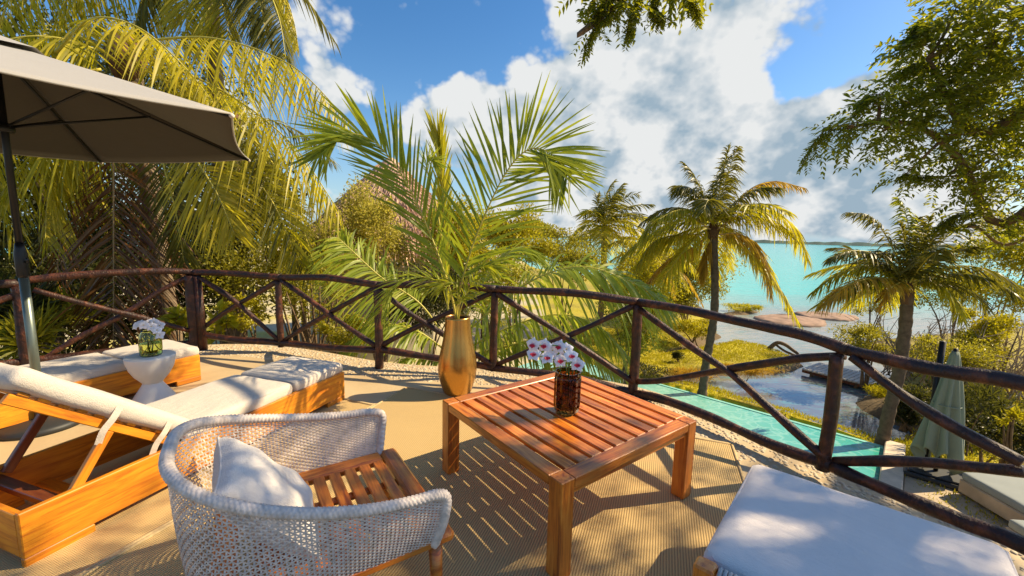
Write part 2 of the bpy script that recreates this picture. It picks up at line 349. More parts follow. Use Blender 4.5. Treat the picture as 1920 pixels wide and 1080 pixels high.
# ------------------------------------------------------------------ mesh helpers
class MB:
    def __init__(s): s.v = []; s.f = []; s.mi = []; s.n = 0
    def add(s, v, f, mi=0):
        v = np.asarray(v, np.float32).reshape(-1, 3); f = np.asarray(f, np.int64)
        if len(f) == 0: return
        s.v.append(v); s.f.append(f + s.n); s.mi.append(np.broadcast_to(np.asarray(mi, np.int32), (len(f),))); s.n += len(v)
    def tube(s, P, R, n=8, mi=0, caps=True, ell=1.0):
        P = np.asarray(P, float); k = len(P); R = np.broadcast_to(np.asarray(R, float), (k,))
        T = np.gradient(P, axis=0); T /= np.linalg.norm(T, axis=1)[:, None] + 1e-9
        a = np.array([0, 0, 1.]) if abs(T[0][2]) < .9 else np.array([1., 0, 0])
        rings = []
        u = np.cross(T[0], a); u /= np.linalg.norm(u)
        ang = np.arange(n)*2*PI/n
        for i in range(k):
            u = u - T[i]*(u @ T[i]); u /= np.linalg.norm(u); w = np.cross(T[i], u)
            rings.append(P[i] + R[i]*(np.cos(ang)[:, None]*u + ell*np.sin(ang)[:, None]*w))
        V = np.concatenate(rings); F = []
        for i in range(k-1):
            j = np.arange(n); q = (j+1) % n
            F.append(np.c_[i*n+j, i*n+q, (i+1)*n+q, (i+1)*n+j])
        F = np.concatenate(F)
        if caps:
            V = np.concatenate([V, P[:1], P[-1:]]); c0, c1 = k*n, k*n+1; j = np.arange(n); q = (j+1) % n
            F = np.concatenate([F, np.c_[q, j, np.full(n, c0), np.full(n, c0)], np.c_[(k-1)*n+j, (k-1)*n+q, np.full(n, c1), np.full(n, c1)]])
        s.add(V, F, mi)
    def lathe(s, prof, n=32, mi=0, c=(0, 0, 0)):
        ang = np.arange(n)*2*PI/n; V = []
        for r, z in prof: V.append(np.c_[r*np.cos(ang)+c[0], r*np.sin(ang)+c[1], np.full(n, z+c[2])])
        F = []; j = np.arange(n); q = (j+1) % n
        for i in range(len(prof)-1): F.append(np.c_[i*n+j, i*n+q, (i+1)*n+q, (i+1)*n+j])
        s.add(np.concatenate(V), np.concatenate(F), mi)
    def box(s, x0, x1, y0, y1, z0, z1, b=.004, mi=0, Mx=None):
        c = np.array([(x0+x1)/2, (y0+y1)/2, (z0+z1)/2]); h = np.array([x1-x0, y1-y0, z1-z0])/2
        V = []; idx = {}
        for sx in (-1, 1):
            for sy in (-1, 1):
                for sz in (-1, 1):
                    sg = np.array([sx, sy, sz])
                    for ax in range(3):
                        p = sg*(h-b); p[ax] = sg[ax]*h[ax]; idx[(sx, sy, sz, ax)] = len(V); V.append(p)
        F = []
        def face(l): F.append(l)
        for ax in range(3):
            o = [(1, 2), (2, 0), (0, 1)][ax]
            for sg in (-1, 1):
                l = []
                for a, bb in ((-1, -1), (1, -1), (1, 1), (-1, 1)):
                    k = [0, 0, 0]; k[ax] = sg; k[o[0]] = a; k[o[1]] = bb; l.append(idx[(*k, ax)])
                face(l if sg > 0 else l[::-1])
        for ax in range(3):
            o = [(1, 2), (2, 0), (0, 1)][ax]
            for a in (-1, 1):
                for bb in (-1, 1):
                    k0 = [0, 0, 0]; k0[ax] = -1; k0[o[0]] = a; k0[o[1]] = bb; k1 = list(k0); k1[ax] = 1
                    face([idx[(*k0, o[0])], idx[(*k1, o[0])], idx[(*k1, o[1])], idx[(*k0, o[1])]])
        for sx in (-1, 1):
            for sy in (-1, 1):
                for sz in (-1, 1):
                    l = [idx[(sx, sy, sz, a)] for a in range(3)]; face(l+[l[2]])
        V = np.array(V)+c
        if Mx is not None: V = V @ np.array(Mx.to_3x3()).T + np.array(Mx.translation)
        s.add(V, np.array(F), mi)
    def mesh(s, name, mats, smooth=False, weld=False):
        me = bpy.data.meshes.new(name)
        V = np.concatenate(s.v); F = np.concatenate(s.f); mi = np.concatenate(s.mi)
        tri = F[:, 2] == F[:, 3]
        cnt = np.where(tri, 3, 4); st = np.concatenate([[0], np.cumsum(cnt)[:-1]])
        keep = np.ones(F.shape, bool); keep[tri, 3] = False
        loops = F[keep]
        me.vertices.add(len(V)); me.vertices.foreach_set('co', V.ravel().astype(np.float32))
        me.loops.add(len(loops)); me.loops.foreach_set('vertex_index', loops.astype(np.int32))
        me.polygons.add(len(F)); me.polygons.foreach_set('loop_start', st.astype(np.int32)); me.polygons.foreach_set('loop_total', cnt.astype(np.int32))
        for mm in mats: me.materials.append(mm)
        me.polygons.foreach_set('material_index', mi.astype(np.int32))
        me.polygons.foreach_set('use_smooth', np.full(len(F), smooth))
        me.update(calc_edges=True); me.validate()
        return me
    def build(s, name, mats, parent=None, smooth=False, kind=None):
        if not isinstance(mats, (list, tuple)): mats = [mats]
        return link(name, s.mesh(name, mats, smooth), parent, kind=kind)

def link(name, me, parent=None, Mx=None, kind=None):
    o = bpy.data.objects.new(name, me); COL.objects.link(o)
    if parent is not None: o.parent = parent
    if Mx is not None: o.matrix_local = Mx
    if kind: o['kind'] = kind
    return o
def tag(o, label, cat, group=None):
    o['label'] = label; o['category'] = cat
    if group: o['group'] = group
    return o
def thing(name, label, cat, loc=(0, 0, 0), rz=0., group=None):
    o = bpy.data.objects.new(name, None); COL.objects.link(o); o.empty_display_size = .1
    o.matrix_basis = Matrix.Translation(Vector([float(x) for x in loc])) @ Matrix.Rotation(rz, 4, 'Z')
    return tag(o, label, cat, group)
def children(o): return [c for c in bpy.data.objects if c.parent == o]
def copy_tree(o, parent=None):
    c = o.copy(); COL.objects.link(c)
    if parent is not None: c.parent = parent
    for ch in children(o): copy_tree(ch, c)
    return c
_plank = {}
def plank(name, parent, p0, p1, w, t, mat, up=(0, 0, 1), b=.004):
    p0 = Vector(p0); p1 = Vector(p1); d = p1-p0; Ln = d.length
    key = (round(Ln, 4), round(w, 4), round(t, 4), mat.name)
    if key not in _plank:
        mb = MB(); mb.box(0, Ln, -w/2, w/2, -t/2, t/2, min(b, t*.3, w*.3)); _plank[key] = mb.mesh(name, [mat])
    x = d.normalized(); u = Vector(up); y = u.cross(x).normalized(); z = x.cross(y)
    Mx = Matrix((( x[0], y[0], z[0], p0[0]), (x[1], y[1], z[1], p0[1]), (x[2], y[2], z[2], p0[2]), (0, 0, 0, 1)))
    return link(name, _plank[key], parent, Mx)
def spline(P, m):
    P = np.asarray(P, float); k = len(P)
    Q = np.concatenate([[2*P[0]-P[1]], P, [2*P[-1]-P[-2]]])
    t = np.linspace(0, k-1-1e-6, m); i = t.astype(int); f = (t-i)[:, None]
    a, b, c, d = Q[i], Q[i+1], Q[i+2], Q[i+3]
    return .5*((2*b)+(c-a)*f+(2*a-5*b+4*c-d)*f**2+(3*b-a-3*c+d)*f**3)
def nrm(v): return v/(np.linalg.norm(v, axis=-1, keepdims=True)+1e-9)

def cushion_mesh(name, Lx, Ly, h, mat, r=.05, crown=.015, seed=0):
    """a stuffed cushion: superelliptic box, top slightly crowned, soft irregular edges"""
    rg = np.random.default_rng(seed); nx, ny = 30, 22
    mb = MB()
    def ring(tz, inset):
        return
    # grid on rounded cuboid via mapping of subdivided cube faces
    V = []; F = []
    def patch(fn, na, nb):
        base = sum(len(x) for x in V)
        a, b = np.meshgrid(np.linspace(-1, 1, na), np.linspace(-1, 1, nb), indexing='ij')
        V.append(fn(a.ravel(), b.ravel()))
        i, j = np.meshgrid(np.arange(na-1), np.arange(nb-1), indexing='ij'); i = i.ravel(); j = j.ravel()
        F.append(np.c_[base+i*nb+j, base+(i+1)*nb+j, base+(i+1)*nb+j+1, base+i*nb+j+1])
    o = np.ones
    patch(lambda a, b: np.c_[a, b, o(len(a))], nx, ny); patch(lambda a, b: np.c_[b, a, -o(len(a))], ny, nx)
    patch(lambda a, b: np.c_[o(len(a)), a, b], ny, 9); patch(lambda a, b: np.c_[-o(len(a)), b, a], 9, ny)
    patch(lambda a, b: np.c_[b, o(len(a)), a], 9, nx); patch(lambda a, b: np.c_[a, -o(len(a)), b], nx, 9)
    C = np.concatenate(V); h3 = np.array([Lx/2, Ly/2, h/2]); r = min(r, h/2*.98)
    # concentrate samples near the edges
    C = np.sign(C)*(1-(1-np.abs(C))**1.6)
    P = C*h3; inner = np.clip(P, -(h3-r), h3-r); d = P-inner; P = inner+nrm(d)*np.minimum(np.linalg.norm(d, axis=1, keepdims=True), r)*1.0
    dn = np.linalg.norm(d, axis=1) > 1e-6
    P[dn] = inner[dn]+nrm(d[dn])*r
    fx = np.clip(1-np.abs(P[:, 0])/(Lx/2), 0, 1); fy = np.clip(1-np.abs(P[:, 1])/(Ly/2), 0, 1)
    P[:, 2] += np.sign(P[:, 2])*crown*np.sqrt(fx*fy)*2
    w = sum(np.sin(P[:, 0]*k*rg.uniform(5, 9)+P[:, 1]*k*rg.uniform(3, 9)+rg.uniform(0, 6))/k for k in (1, 2, 3))
    P[:, 2] += w*.0028
    mb.add(P, np.concatenate(F)); me = mb.mesh(name, [mat], True)
    import bmesh
    bm = bmesh.new(); bm.from_mesh(me); bmesh.ops.remove_doubles(bm, verts=bm.verts, dist=1e-4); bm.to_mesh(me); bm.free()
    me.polygons.foreach_set('use_smooth', np.ones(len(me.polygons), bool))
    return me

# ---------------------------------------------------- foliage helpers
def frond_geo(mb, P, L, n=62, w=.03, up=(0, 0, 1), droop=.5, a0=.35, a1=1.05, vee=.15, seed=0, r=.016, t0=.1, stations=5, lmi=0, rmi=1, taper=.35, jit=.16, pl=.75, twist=1.25):
    rg = np.random.default_rng(seed)
    S = spline(P, 40); T = nrm(np.gradient(S, axis=0))
    mb.tube(S, np.linspace(r, r*.22, len(S)), 6, rmi, True)
    t = np.concatenate([np.linspace(t0, 1, n)+rg.normal(0, .25/n, n) for _ in (0, 1)]).clip(0, 1)
    side = np.repeat([-1., 1.], n)
    x = t*(len(S)-1); i = np.minimum(x.astype(int), len(S)-2); f = (x-i)[:, None]
    B = S[i]*(1-f)+S[i+1]*f; Tt = nrm(T[i]*(1-f)+T[i+1]*f)
    U = np.asarray(up, float); U = nrm(U-Tt*(Tt @ U)[:, None]) if U.ndim == 1 else U
    Sd = np.cross(Tt, U)*side[:, None]
    a = a0+(a1-a0)*t+rg.normal(0, .09, 2*n)
    d = Sd*np.cos(a)[:, None]+Tt*np.sin(a)[:, None]+U*(vee+rg.normal(0, .12, 2*n))[:, None]
    d = nrm(d+rg.normal(0, jit*.35, d.shape))
    tt = (t-t0)/(1-t0+1e-6)
    prof = np.where(tt < .3, .55+.45*np.sin(tt/.3*PI/2), 1-(1-taper)*((tt-.3)/.7)**1.6)
    ln = L*prof*rg.normal(1, .07, 2*n)
    dr = (droop*rg.uniform(.7, 1.35, 2*n))[:, None]
    s = np.linspace(0, 1, stations)
    tw = rg.uniform(-twist, twist, 2*n)[:, None]
    wp = np.interp(s, [0, .12, .4, .75, 1], [.45, .9, 1, .65, .06])
    V = np.zeros((2*n, stations, 2, 3)); G = np.array([0, 0, -1.])
    sc = (ln/(1+.35*dr[:, 0]))[:, None]
    prev = None
    for k, sk in enumerate(s):
        p = B+sc*(sk*d+dr*sk**(1+pl)*G)
        dd = nrm(d+dr*(1+pl)*sk**pl*G)
        wd = nrm(Tt-dd*np.sum(Tt*dd, 1, keepdims=True)); wn = np.cross(dd, wd)
        wd = wd*np.cos(tw)+wn*np.sin(tw)
        hw = (w*wp[k]*(.75+.25*prof))[:, None]/2
        V[:, k, 0] = p-wd*hw; V[:, k, 1] = p+wd*hw
    q = np.arange(2*n)[:, None]*(stations*2); k = np.arange(stations-1)[None, :]*2
    F = np.stack([q+k, q+k+1, q+k+3, q+k+2], -1).reshape(-1, 4)
    mb.add(V.reshape(-1, 3), F, lmi)
def frond(parent, P, L, mat, name='frond', rach=None, **k):
    mb = MB(); frond_geo(mb, P, L, **k)
    return mb.build(name, [M[mat], rach or M['rachis']], parent, True)
def rhomb(mb, P, D, ln, wd, mi=0, fold=.25, seed=0, up=None):
    """leaf blades: base P, direction D, folded along the midrib"""
    rg = np.random.default_rng(seed); n = len(P); D = nrm(D)
    R = rg.normal(0, 1, (n, 3)) + (0 if up is None else np.asarray(up)*2.0)
    N = nrm(R-D*np.sum(R*D, 1, keepdims=True)); S = np.cross(D, N)
    ln = np.broadcast_to(ln, (n,))[:, None]; wd = np.broadcast_to(wd, (n,))[:, None]
    mid = P+D*ln*.45
    V = np.stack([P, mid+S*wd/2+N*wd*fold, P+D*ln-N*ln*.08, mid-S*wd/2+N*wd*fold], 1)
    b = np.arange(n)*4
    F = np.concatenate([np.c_[b, b+1, b+2, b+2], np.c_[b, b+2, b+3, b+3]])
    mb.add(V.reshape(-1, 3), F, mi)
def lump_points(rg, c, rad, n, shell=.55, lumps=9, lr=.45):
    """points in an uneven crown: clustered in lumps spread over an ellipsoid"""
    c = np.asarray(c, float); rad = np.asarray(rad, float)
    lc = nrm(rg.normal(0, 1, (lumps, 3)))*rg.uniform(.35, .85, (lumps, 1))
    w = rg.integers(0, lumps, n); d = nrm(rg.normal(0, 1, (n, 3)))*(rg.uniform(0, 1, (n, 1))**shell)*lr*rg.uniform(.7, 1.3, (lumps, 1))[w]
    q = lc[w]+d
    return c+q*rad, nrm(q+.001), q
def bush(name, label, cat, base, c, rad, n, leaf, mat, seed, group=None, lumps=11, lr=.42, asp=.5, stems=5, stemmat='bark', upb=.3, sr=.02):
    rg = np.random.default_rng(seed); base = np.asarray(base, float)
    root = thing(name, label, cat, base, 0, group)
    P, D, q = lump_points(rg, np.asarray(c)-base, rad, n, lumps=lumps, lr=lr)
    mb = MB(); d = nrm(D*.6+rg.normal(0, .7, P.shape)+np.array([0, 0, upb]))
    rhomb(mb, P, d, leaf*rg.uniform(.6, 1.3, n), leaf*asp*rg.uniform(.7, 1.2, n), 0, .18, seed, up=np.array([0, 0, 1.]))
    mb.build('foliage', M[mat], root, False, 'stuff')
    mb = MB()
    for k in range(stems):
        e = P[rg.integers(0, n)]; mid = e*.5+rg.normal(0, .08, 3)*np.linalg.norm(rad)
        s0 = np.array([rg.normal(0, .08), rg.normal(0, .08), -.1])
        mb.tube(spline([s0, mid*np.array([.6, .6, 1]), e], 10), np.linspace(sr*2, sr*.4, 10), 6)
    mb.build('trunk' if cat == 'tree' else 'stems', M[stemmat], root, True)
    return root
def palm_trunk(root, pts, r0, r1, mat='trunk'):
    S = spline(pts, 46); k = np.arange(46)
    R = np.linspace(r0, r1, 46)*(1+.07*np.sin(k*2.1)+.03*np.sin(k*5.3)); R[:5] *= np.linspace(1.45, 1.05, 5)
    mb = MB(); mb.tube(S, R, 12); return mb.build('trunk', M[mat], root, True)
def crown(root, c, n, R, L, mats, seed, emin=-.55, emax=1.35, clear=False, k0=.55, nl=46, w=.04, droop=.6, wind=(0, 0, 0), azs=None, r=.018):
    rg = np.random.default_rng(seed); c = np.asarray(c, float)
    for i in range(n):
        az = i*2.39996+rg.normal(0, .15) if azs is None else azs[i % len(azs)]+rg.normal(0, .1)
        u = i/(n-1); el = emax+(emin-emax)*u**.85+rg.normal(0, .08)
        d = np.array([math.cos(az)*math.cos(el), math.sin(az)*math.cos(el), math.sin(el)])
        if clear and el < .5 and d[1] < -.45: continue
        ln = R*rg.uniform(.85, 1.1)*(1.0 if u < .8 else .9); kk = k0*(.35+.9*math.cos(el))*rg.uniform(.8, 1.2)
        s = np.linspace(0, 1, 5)[:, None]
        P = c+ln*(s*d+s**2.1*kk*np.array([0, 0, -1.])+s**2*np.asarray(wind))+np.array([0, 0, .05])
        mat = mats[0] if u < .35 else (mats[1] if u < .72 else mats[2])
        side = np.cross(d, [0, 0, 1.]); up = np.array([0, 0, 1.]) if el < 1.0 else nrm(-d+np.array([0, 0, .6]))
        frond(root, P, L*rg.uniform(.9, 1.1), mat, n=nl, w=w, up=up, droop=droop*rg.uniform(.7, 1.3), seed=seed*100+i, r=r, stations=4,
              rach=M['rachis'] if mat != 'fr_dry' else M['rachis_dry'])
    mb = MB(); mb.tube([c-[0, 0, .35], c-[0, 0, .1], c+[0, 0, .15]], [.10*R/2.5, .16*R/2.5, .07*R/2.5], 10)
    mb.build('husk', M['husk'], root, True)

# ================================================================== SETTING
def struct(name, mb, mats, smooth=False):
    o = mb.build(name, mats, None, smooth); o['kind'] = 'structure'; return o
ZW, ZL = -3.3, -3.0                      # lake level, garden level
def polyland():
    g = lambda *p: np.array([gz(u, v, ZL)[:2] for u, v in p])
    lawn = g((1100, 690), (1205, 660), (1290, 650), (1370, 634), (1440, 648), (1492, 668), (1488, 682), (1430, 690), (1330, 690), (1240, 704), (1100, 716))
    left = np.concatenate([np.array([[-70, -30], [-70, 120], [-2, 120], [3, 60]]), g((1240, 540), (1345, 584), (1335, 600), (1340, 625), (1290, 655), (1100, 700)), np.array([[4.5, 12.8], [3.5, 11.5], [3, 8], [3, -30]])])
    strip = g((1200, 704), (1330, 722), (1420, 742), (1500, 764), (1590, 790), (1660, 812), (1690, 850), (1640, 860), (1300, 745), (1200, 735))
    right = np.concatenate([g((1598, 742), (1650, 716), (1690, 690), (1600, 645), (1650, 632), (1740, 622), (1850, 612), (1990, 605), (2300, 640)), np.array([[70, 10], [60, -30], [3, -30], [3, 6], [6.6, 6.8]]), g((1662, 838), (1660, 805), (1690, 780), (1650, 765))])
    spit = g((1350, 577), (1390, 571), (1428, 576), (1400, 582), (1360, 583))
    return lawn, left, strip, right, spit
LANDS = polyland()
def sdist(X, Y, poly):
    d = np.full(X.shape, 1e9); ins = np.zeros(X.shape, bool); n = len(poly)
    for i in range(n):
        a, b = poly[i], poly[(i+1) % n]; e = b-a
        t = np.clip(((X-a[0])*e[0]+(Y-a[1])*e[1])/(e@e+1e-9), 0, 1)
        d = np.minimum(d, np.hypot(X-a[0]-t*e[0], Y-a[1]-t*e[1]))
        c = (a[1] > Y) != (b[1] > Y)
        with np.errstate(divide='ignore', invalid='ignore'):
            ins ^= c & (X < (b[0]-a[0])*(Y-a[1])/(b[1]-a[1]+1e-12)+a[0])
    return np.where(ins, d, -d)
def wob(x, y, k, sd):
    rg = np.random.default_rng(sd); z = 0
    for i in range(5):
        a = rg.uniform(0, 6.28); f = k*1.8**i; z = z+np.sin(x*f*math.cos(a)+y*f*math.sin(a)+rg.uniform(0, 6))/1.7**i
    return z
POOL_A = gz(1243, 722, ZL)[:2]; POOL_B = gz(1658, 838, ZL)[:2]      # far edge of the pool
PD = (POOL_B-POOL_A)/np.linalg.norm(POOL_B-POOL_A); PN = np.array([PD[1], -PD[0]])  # PN points to the terrace
if PN[1] > 0: PN = -PN
POOL_A = POOL_A-PD*4.0
def make_ground():
    def axis(lo, a, b, hi, st, far):
        return np.unique(np.concatenate([np.linspace(lo, a, far), np.arange(a, b, st), np.linspace(b, hi, far)]))
    xs = axis(-90, -8, 24, 90, .24, 30); ys = axis(-60, 4, 36, 130, .24, 26)
    X, Y = np.meshgrid(xs, ys, indexing='ij')
    wx = X+.18*wob(X, Y, 1.2, 1); wy = Y+.18*wob(X, Y, 1.2, 2)
    D = [sdist(wx, wy, p) for p in LANDS]
    d = np.max(D, 0)
    Z = np.where(d > 0, ZW+.04+.30*np.minimum(d/.7, 1)**.7, ZW-np.minimum(-d*.35, 1.2)) + .02*wob(X, Y, 2.2, 3)*(d > .2)
    Z = np.where((D[4] > -.3) & (D[4] == d), ZW+np.clip(D[4]*.25, -1, .12), Z)
    # hollow for the pool
    rx = X-POOL_A[0]; ry = Y-POOL_A[1]; al = rx*PD[0]+ry*PD[1]; pe = rx*PN[0]+ry*PN[1]
    Lp = np.linalg.norm(POOL_B-POOL_A)
    hole = (al > -.4) & (al < Lp+.35) & (pe > -.05) & (pe < 4.1)
    Z = np.where(hole, -4.6, Z)
    # 0 bare earth, 1 mown grass, 2 pale sand
    K = np.zeros(X.shape)
    K[D[0] > .25] = 1; K[(D[2] > .1)] = 1
    K[(D[3] > .3) & (X < 10.5) & (Y > 6.5) & (Y < 11)] = 1
    K[(D[1] > .4) & (X > 1.5)] = .75; K[(D[3] > .6)] = np.maximum(K[(D[3] > .6)], .55)
    K[(X < 2) & (Y > 10.5+.4*wob(X, Y, .5, 8))] = 2
    K = K*np.clip(.9+.25*wob(X, Y, 1.6, 5), .25, 1)
    nx, ny = X.shape; i, j = np.meshgrid(np.arange(nx-1), np.arange(ny-1), indexing='ij'); i = i.ravel(); j = j.ravel()
    mb = MB(); mb.add(np.c_[X.ravel(), Y.ravel(), Z.ravel()], np.c_[i*ny+j, (i+1)*ny+j, (i+1)*ny+j+1, i*ny+j+1])
    o = struct('ground', mb, M['ground'], True)
    at_ = o.data.attributes.new('kind', 'FLOAT', 'POINT'); at_.data.foreach_set('value', K.ravel().astype(np.float32))
    # short grass standing on the mown parts
    rg = np.random.default_rng(5); n = 110000
    px = rg.uniform(3, 18, n); py = rg.uniform(6, 20, n)
    ix = np.searchsorted(xs, px)-1; iy = np.searchsorted(ys, py)-1
    ok = (np.abs(K[ix, iy]-.75) < .35) & (Z[ix, iy] > -3.25)
    p = np.c_[px, py, Z[ix, iy]-.01][ok]
    mb = MB(); dd = nrm(rg.normal(0, .5, p.shape)+[0, 0, 1.]); rhomb(mb, p, dd, rg.uniform(.05, .13, len(p)), .022, 0, .1, 3)
    g = mb.build('grass', M['grass_blade'], None, False, 'stuff'); g['label'] = 'short yellow green grass on the lawn beside the pond'
    return Z
make_ground()
def make_water():
    mb = MB(); n = 96; a = np.arange(n)*2*PI/n; R = [0, 40, 200, 1200, 6000]
    V = [np.array([[0, 0, ZW]])]; F = []
    for r in R[1:]: V.append(np.c_[r*np.cos(a), r*np.sin(a), np.full(n, ZW)])
    j = np.arange(n); q = (j+1) % n
    F.append(np.c_[np.zeros(n, int), 1+j, 1+q, 1+q])
    for k in range(3): F.append(np.c_[1+k*n+j, 1+(k+1)*n+j, 1+(k+1)*n+q, 1+k*n+q])
    mb.add(np.concatenate(V), np.concatenate(F)); struct('lake_water', mb, M['lake'])
    mb = MB(); mb.box(-9000, 9000, -9000, 9000, -7, -6.0, .01); struct('lake_bed', mb, M['decktan'])
    # low wooded far shore, seven hundred metres off
    rg = np.random.default_rng(2); mb = MB(); V = []; F = []; n = 240
    th = np.linspace(math.radians(-50), math.radians(62), n)
    for k, (dr, hh) in enumerate(((0, 0), (10, 1), (60, .8), (90, 0))):
        hgt = (3.2+2.2*np.abs(wob(th*60, th*0, 1, 4))*.5+rg.uniform(0, .7, n))*hh
        V.append(np.c_[(700+dr)*np.sin(th), (700+dr)*np.cos(th), ZW-.2+hgt])
    j = np.arange(n-1)
    for k in range(3): F.append(np.c_[k*n+j, k*n+j+1, (k+1)*n+j+1, (k+1)*n+j])
    mb.add(np.concatenate(V), np.concatenate(F)); o = struct('far_shore', mb, M['far'])
M['far'] = plain('distant_forest', (.07, .12, .10), .95, 0, .3, .05)
make_water()
def make_pool():
    Lp = np.linalg.norm(POOL_B-POOL_A); Mx = Matrix.Translation((*POOL_A, 0)) @ Matrix.Rotation(math.atan2(PD[1], PD[0]), 4, 'Z')
    s = -1 if np.array([-PD[1], PD[0]]) @ PN < 0 else 1
    def bx(mb, a0, a1, p0, p1, z0, z1, b=.01):
        mb.box(a0, a1, min(s*p0, s*p1), max(s*p0, s*p1), z0, z1, b, 0, Mx)
    mb = MB(); bx(mb, -.3, Lp, .14, 4.0, -4.4, ZL+.015); struct('pool_water', mb, M['pool'])
    t = tag(MBbuild(lambda mb: (bx(mb, -.3, Lp, 0, .137, -4.4, ZL+.03, .02)), 'pool_edge', M['pooltile']), 'pale turquoise tiled overflow edge along the far side of the pool', 'pool edge')
    mb = MB(); bx(mb, Lp+.003, Lp+.34, -.15, 4.4, -4.4, ZL+.14, .02); o = mb.build('pool_coping', M['stone_coping']); tag(o, 'cream limestone coping closing the right end of the pool', 'coping')
    mb = MB(); bx(mb, Lp+.345, Lp+7, .95, 6.4, -3.4, ZL+.06, .02); struct('pool_deck', mb, M['decktan'])
def MBbuild(fn, name, mat):
    mb = MB(); fn(mb); return mb.build(name, mat)
M['pooltile'] = plain('turquoise_tile', (.25, .60, .52), .4, 0, .1, 5)
make_pool()

# ------------------------------------------------------------------ terrace
POSTS = [(-5.25, 4.36), (-4.10, 5.255), (-2.98, 5.23), (-1.534, 4.69), (-.189, 4.50), (1.263, 4.086), (2.13, 2.63), (2.80, 1.32), (3.1, -.3)]
EDGE = spline([(-7.4, -2.5), (-7.0, 1.0), (-6.3, 3.1)] + POSTS[:8] + [(3.15, -1.2), (3.2, -3.)], 90)
def offset(P, d):
    T = nrm(np.gradient(P, axis=0)); return P+np.c_[-T[:, 1], T[:, 0]]*d
def make_terrace():
    out = offset(EDGE, .22); n = len(out)
    def prism(mb, P, z0, z1):
        V = np.concatenate([np.c_[P, np.full(n, z0)], np.c_[P, np.full(n, z1)], [[P[:, 0].mean(), -.5, z0]], [[P[:, 0].mean(), -.5, z1]]])
        j = np.arange(n); q = (j+1) % n
        mb.add(V, np.concatenate([np.c_[q, j, n+j, n+q], np.c_[n+q, n+j, np.full(n, 2*n+1), np.full(n, 2*n+1)], np.c_[j, q, np.full(n, 2*n), np.full(n, 2*n)]]))
    mb = MB(); prism(mb, out, -.26, 0.0); struct('terrace_floor', mb, M['concrete'])
    mb = MB(); prism(mb, offset(EDGE, .02), -4.2, -.262); struct('terrace_wall', mb, M['wallcream'])
    # band of small stones set along the rim
    rg = np.random.default_rng(9); mb = MB()
    e0 = offset(EDGE, -.30); e1 = offset(EDGE, .20); N = 5200
    t = rg.uniform(14, 74, N); i = t.astype(int); f = (t-i)[:, None]; w = rg.uniform(0, 1, (N, 1))
    a = e0[i]*(1-f)+e0[i+1]*f; b = e1[i]*(1-f)+e1[i+1]*f; P = a*(1-w)+b*w
    r = rg.uniform(.009, .021, N); ang = np.arange(6)*PI/3
    ring = np.stack([np.cos(ang), np.sin(ang)], 1)
    V = np.zeros((N, 13, 3))
    V[:, :6, :2] = P[:, None]+ring*r[:, None, None]*rg.uniform(.75, 1.25, (N, 6, 1)); V[:, :6, 2] = -.002
    V[:, 6:12, :2] = P[:, None]+.72*ring*r[:, None, None]; V[:, 6:12, 2] = (r*.26)[:, None]
    V[:, 12, :2] = P; V[:, 12, 2] = r*.33
    bs = np.arange(N)*13; F = []
    for k in range(6):
        q = (k+1) % 6; F += [np.c_[bs+k, bs+q, bs+6+q, bs+6+k], np.c_[bs+6+k, bs+6+q, bs+12, bs+12]]
    mb.add(V.reshape(-1, 3), np.concatenate(F)); o = mb.build('pebble_border', M['pebble'], None, True, 'stuff')
    o['label'] = 'band of small embedded pebbles along the terrace rim'
make_terrace()

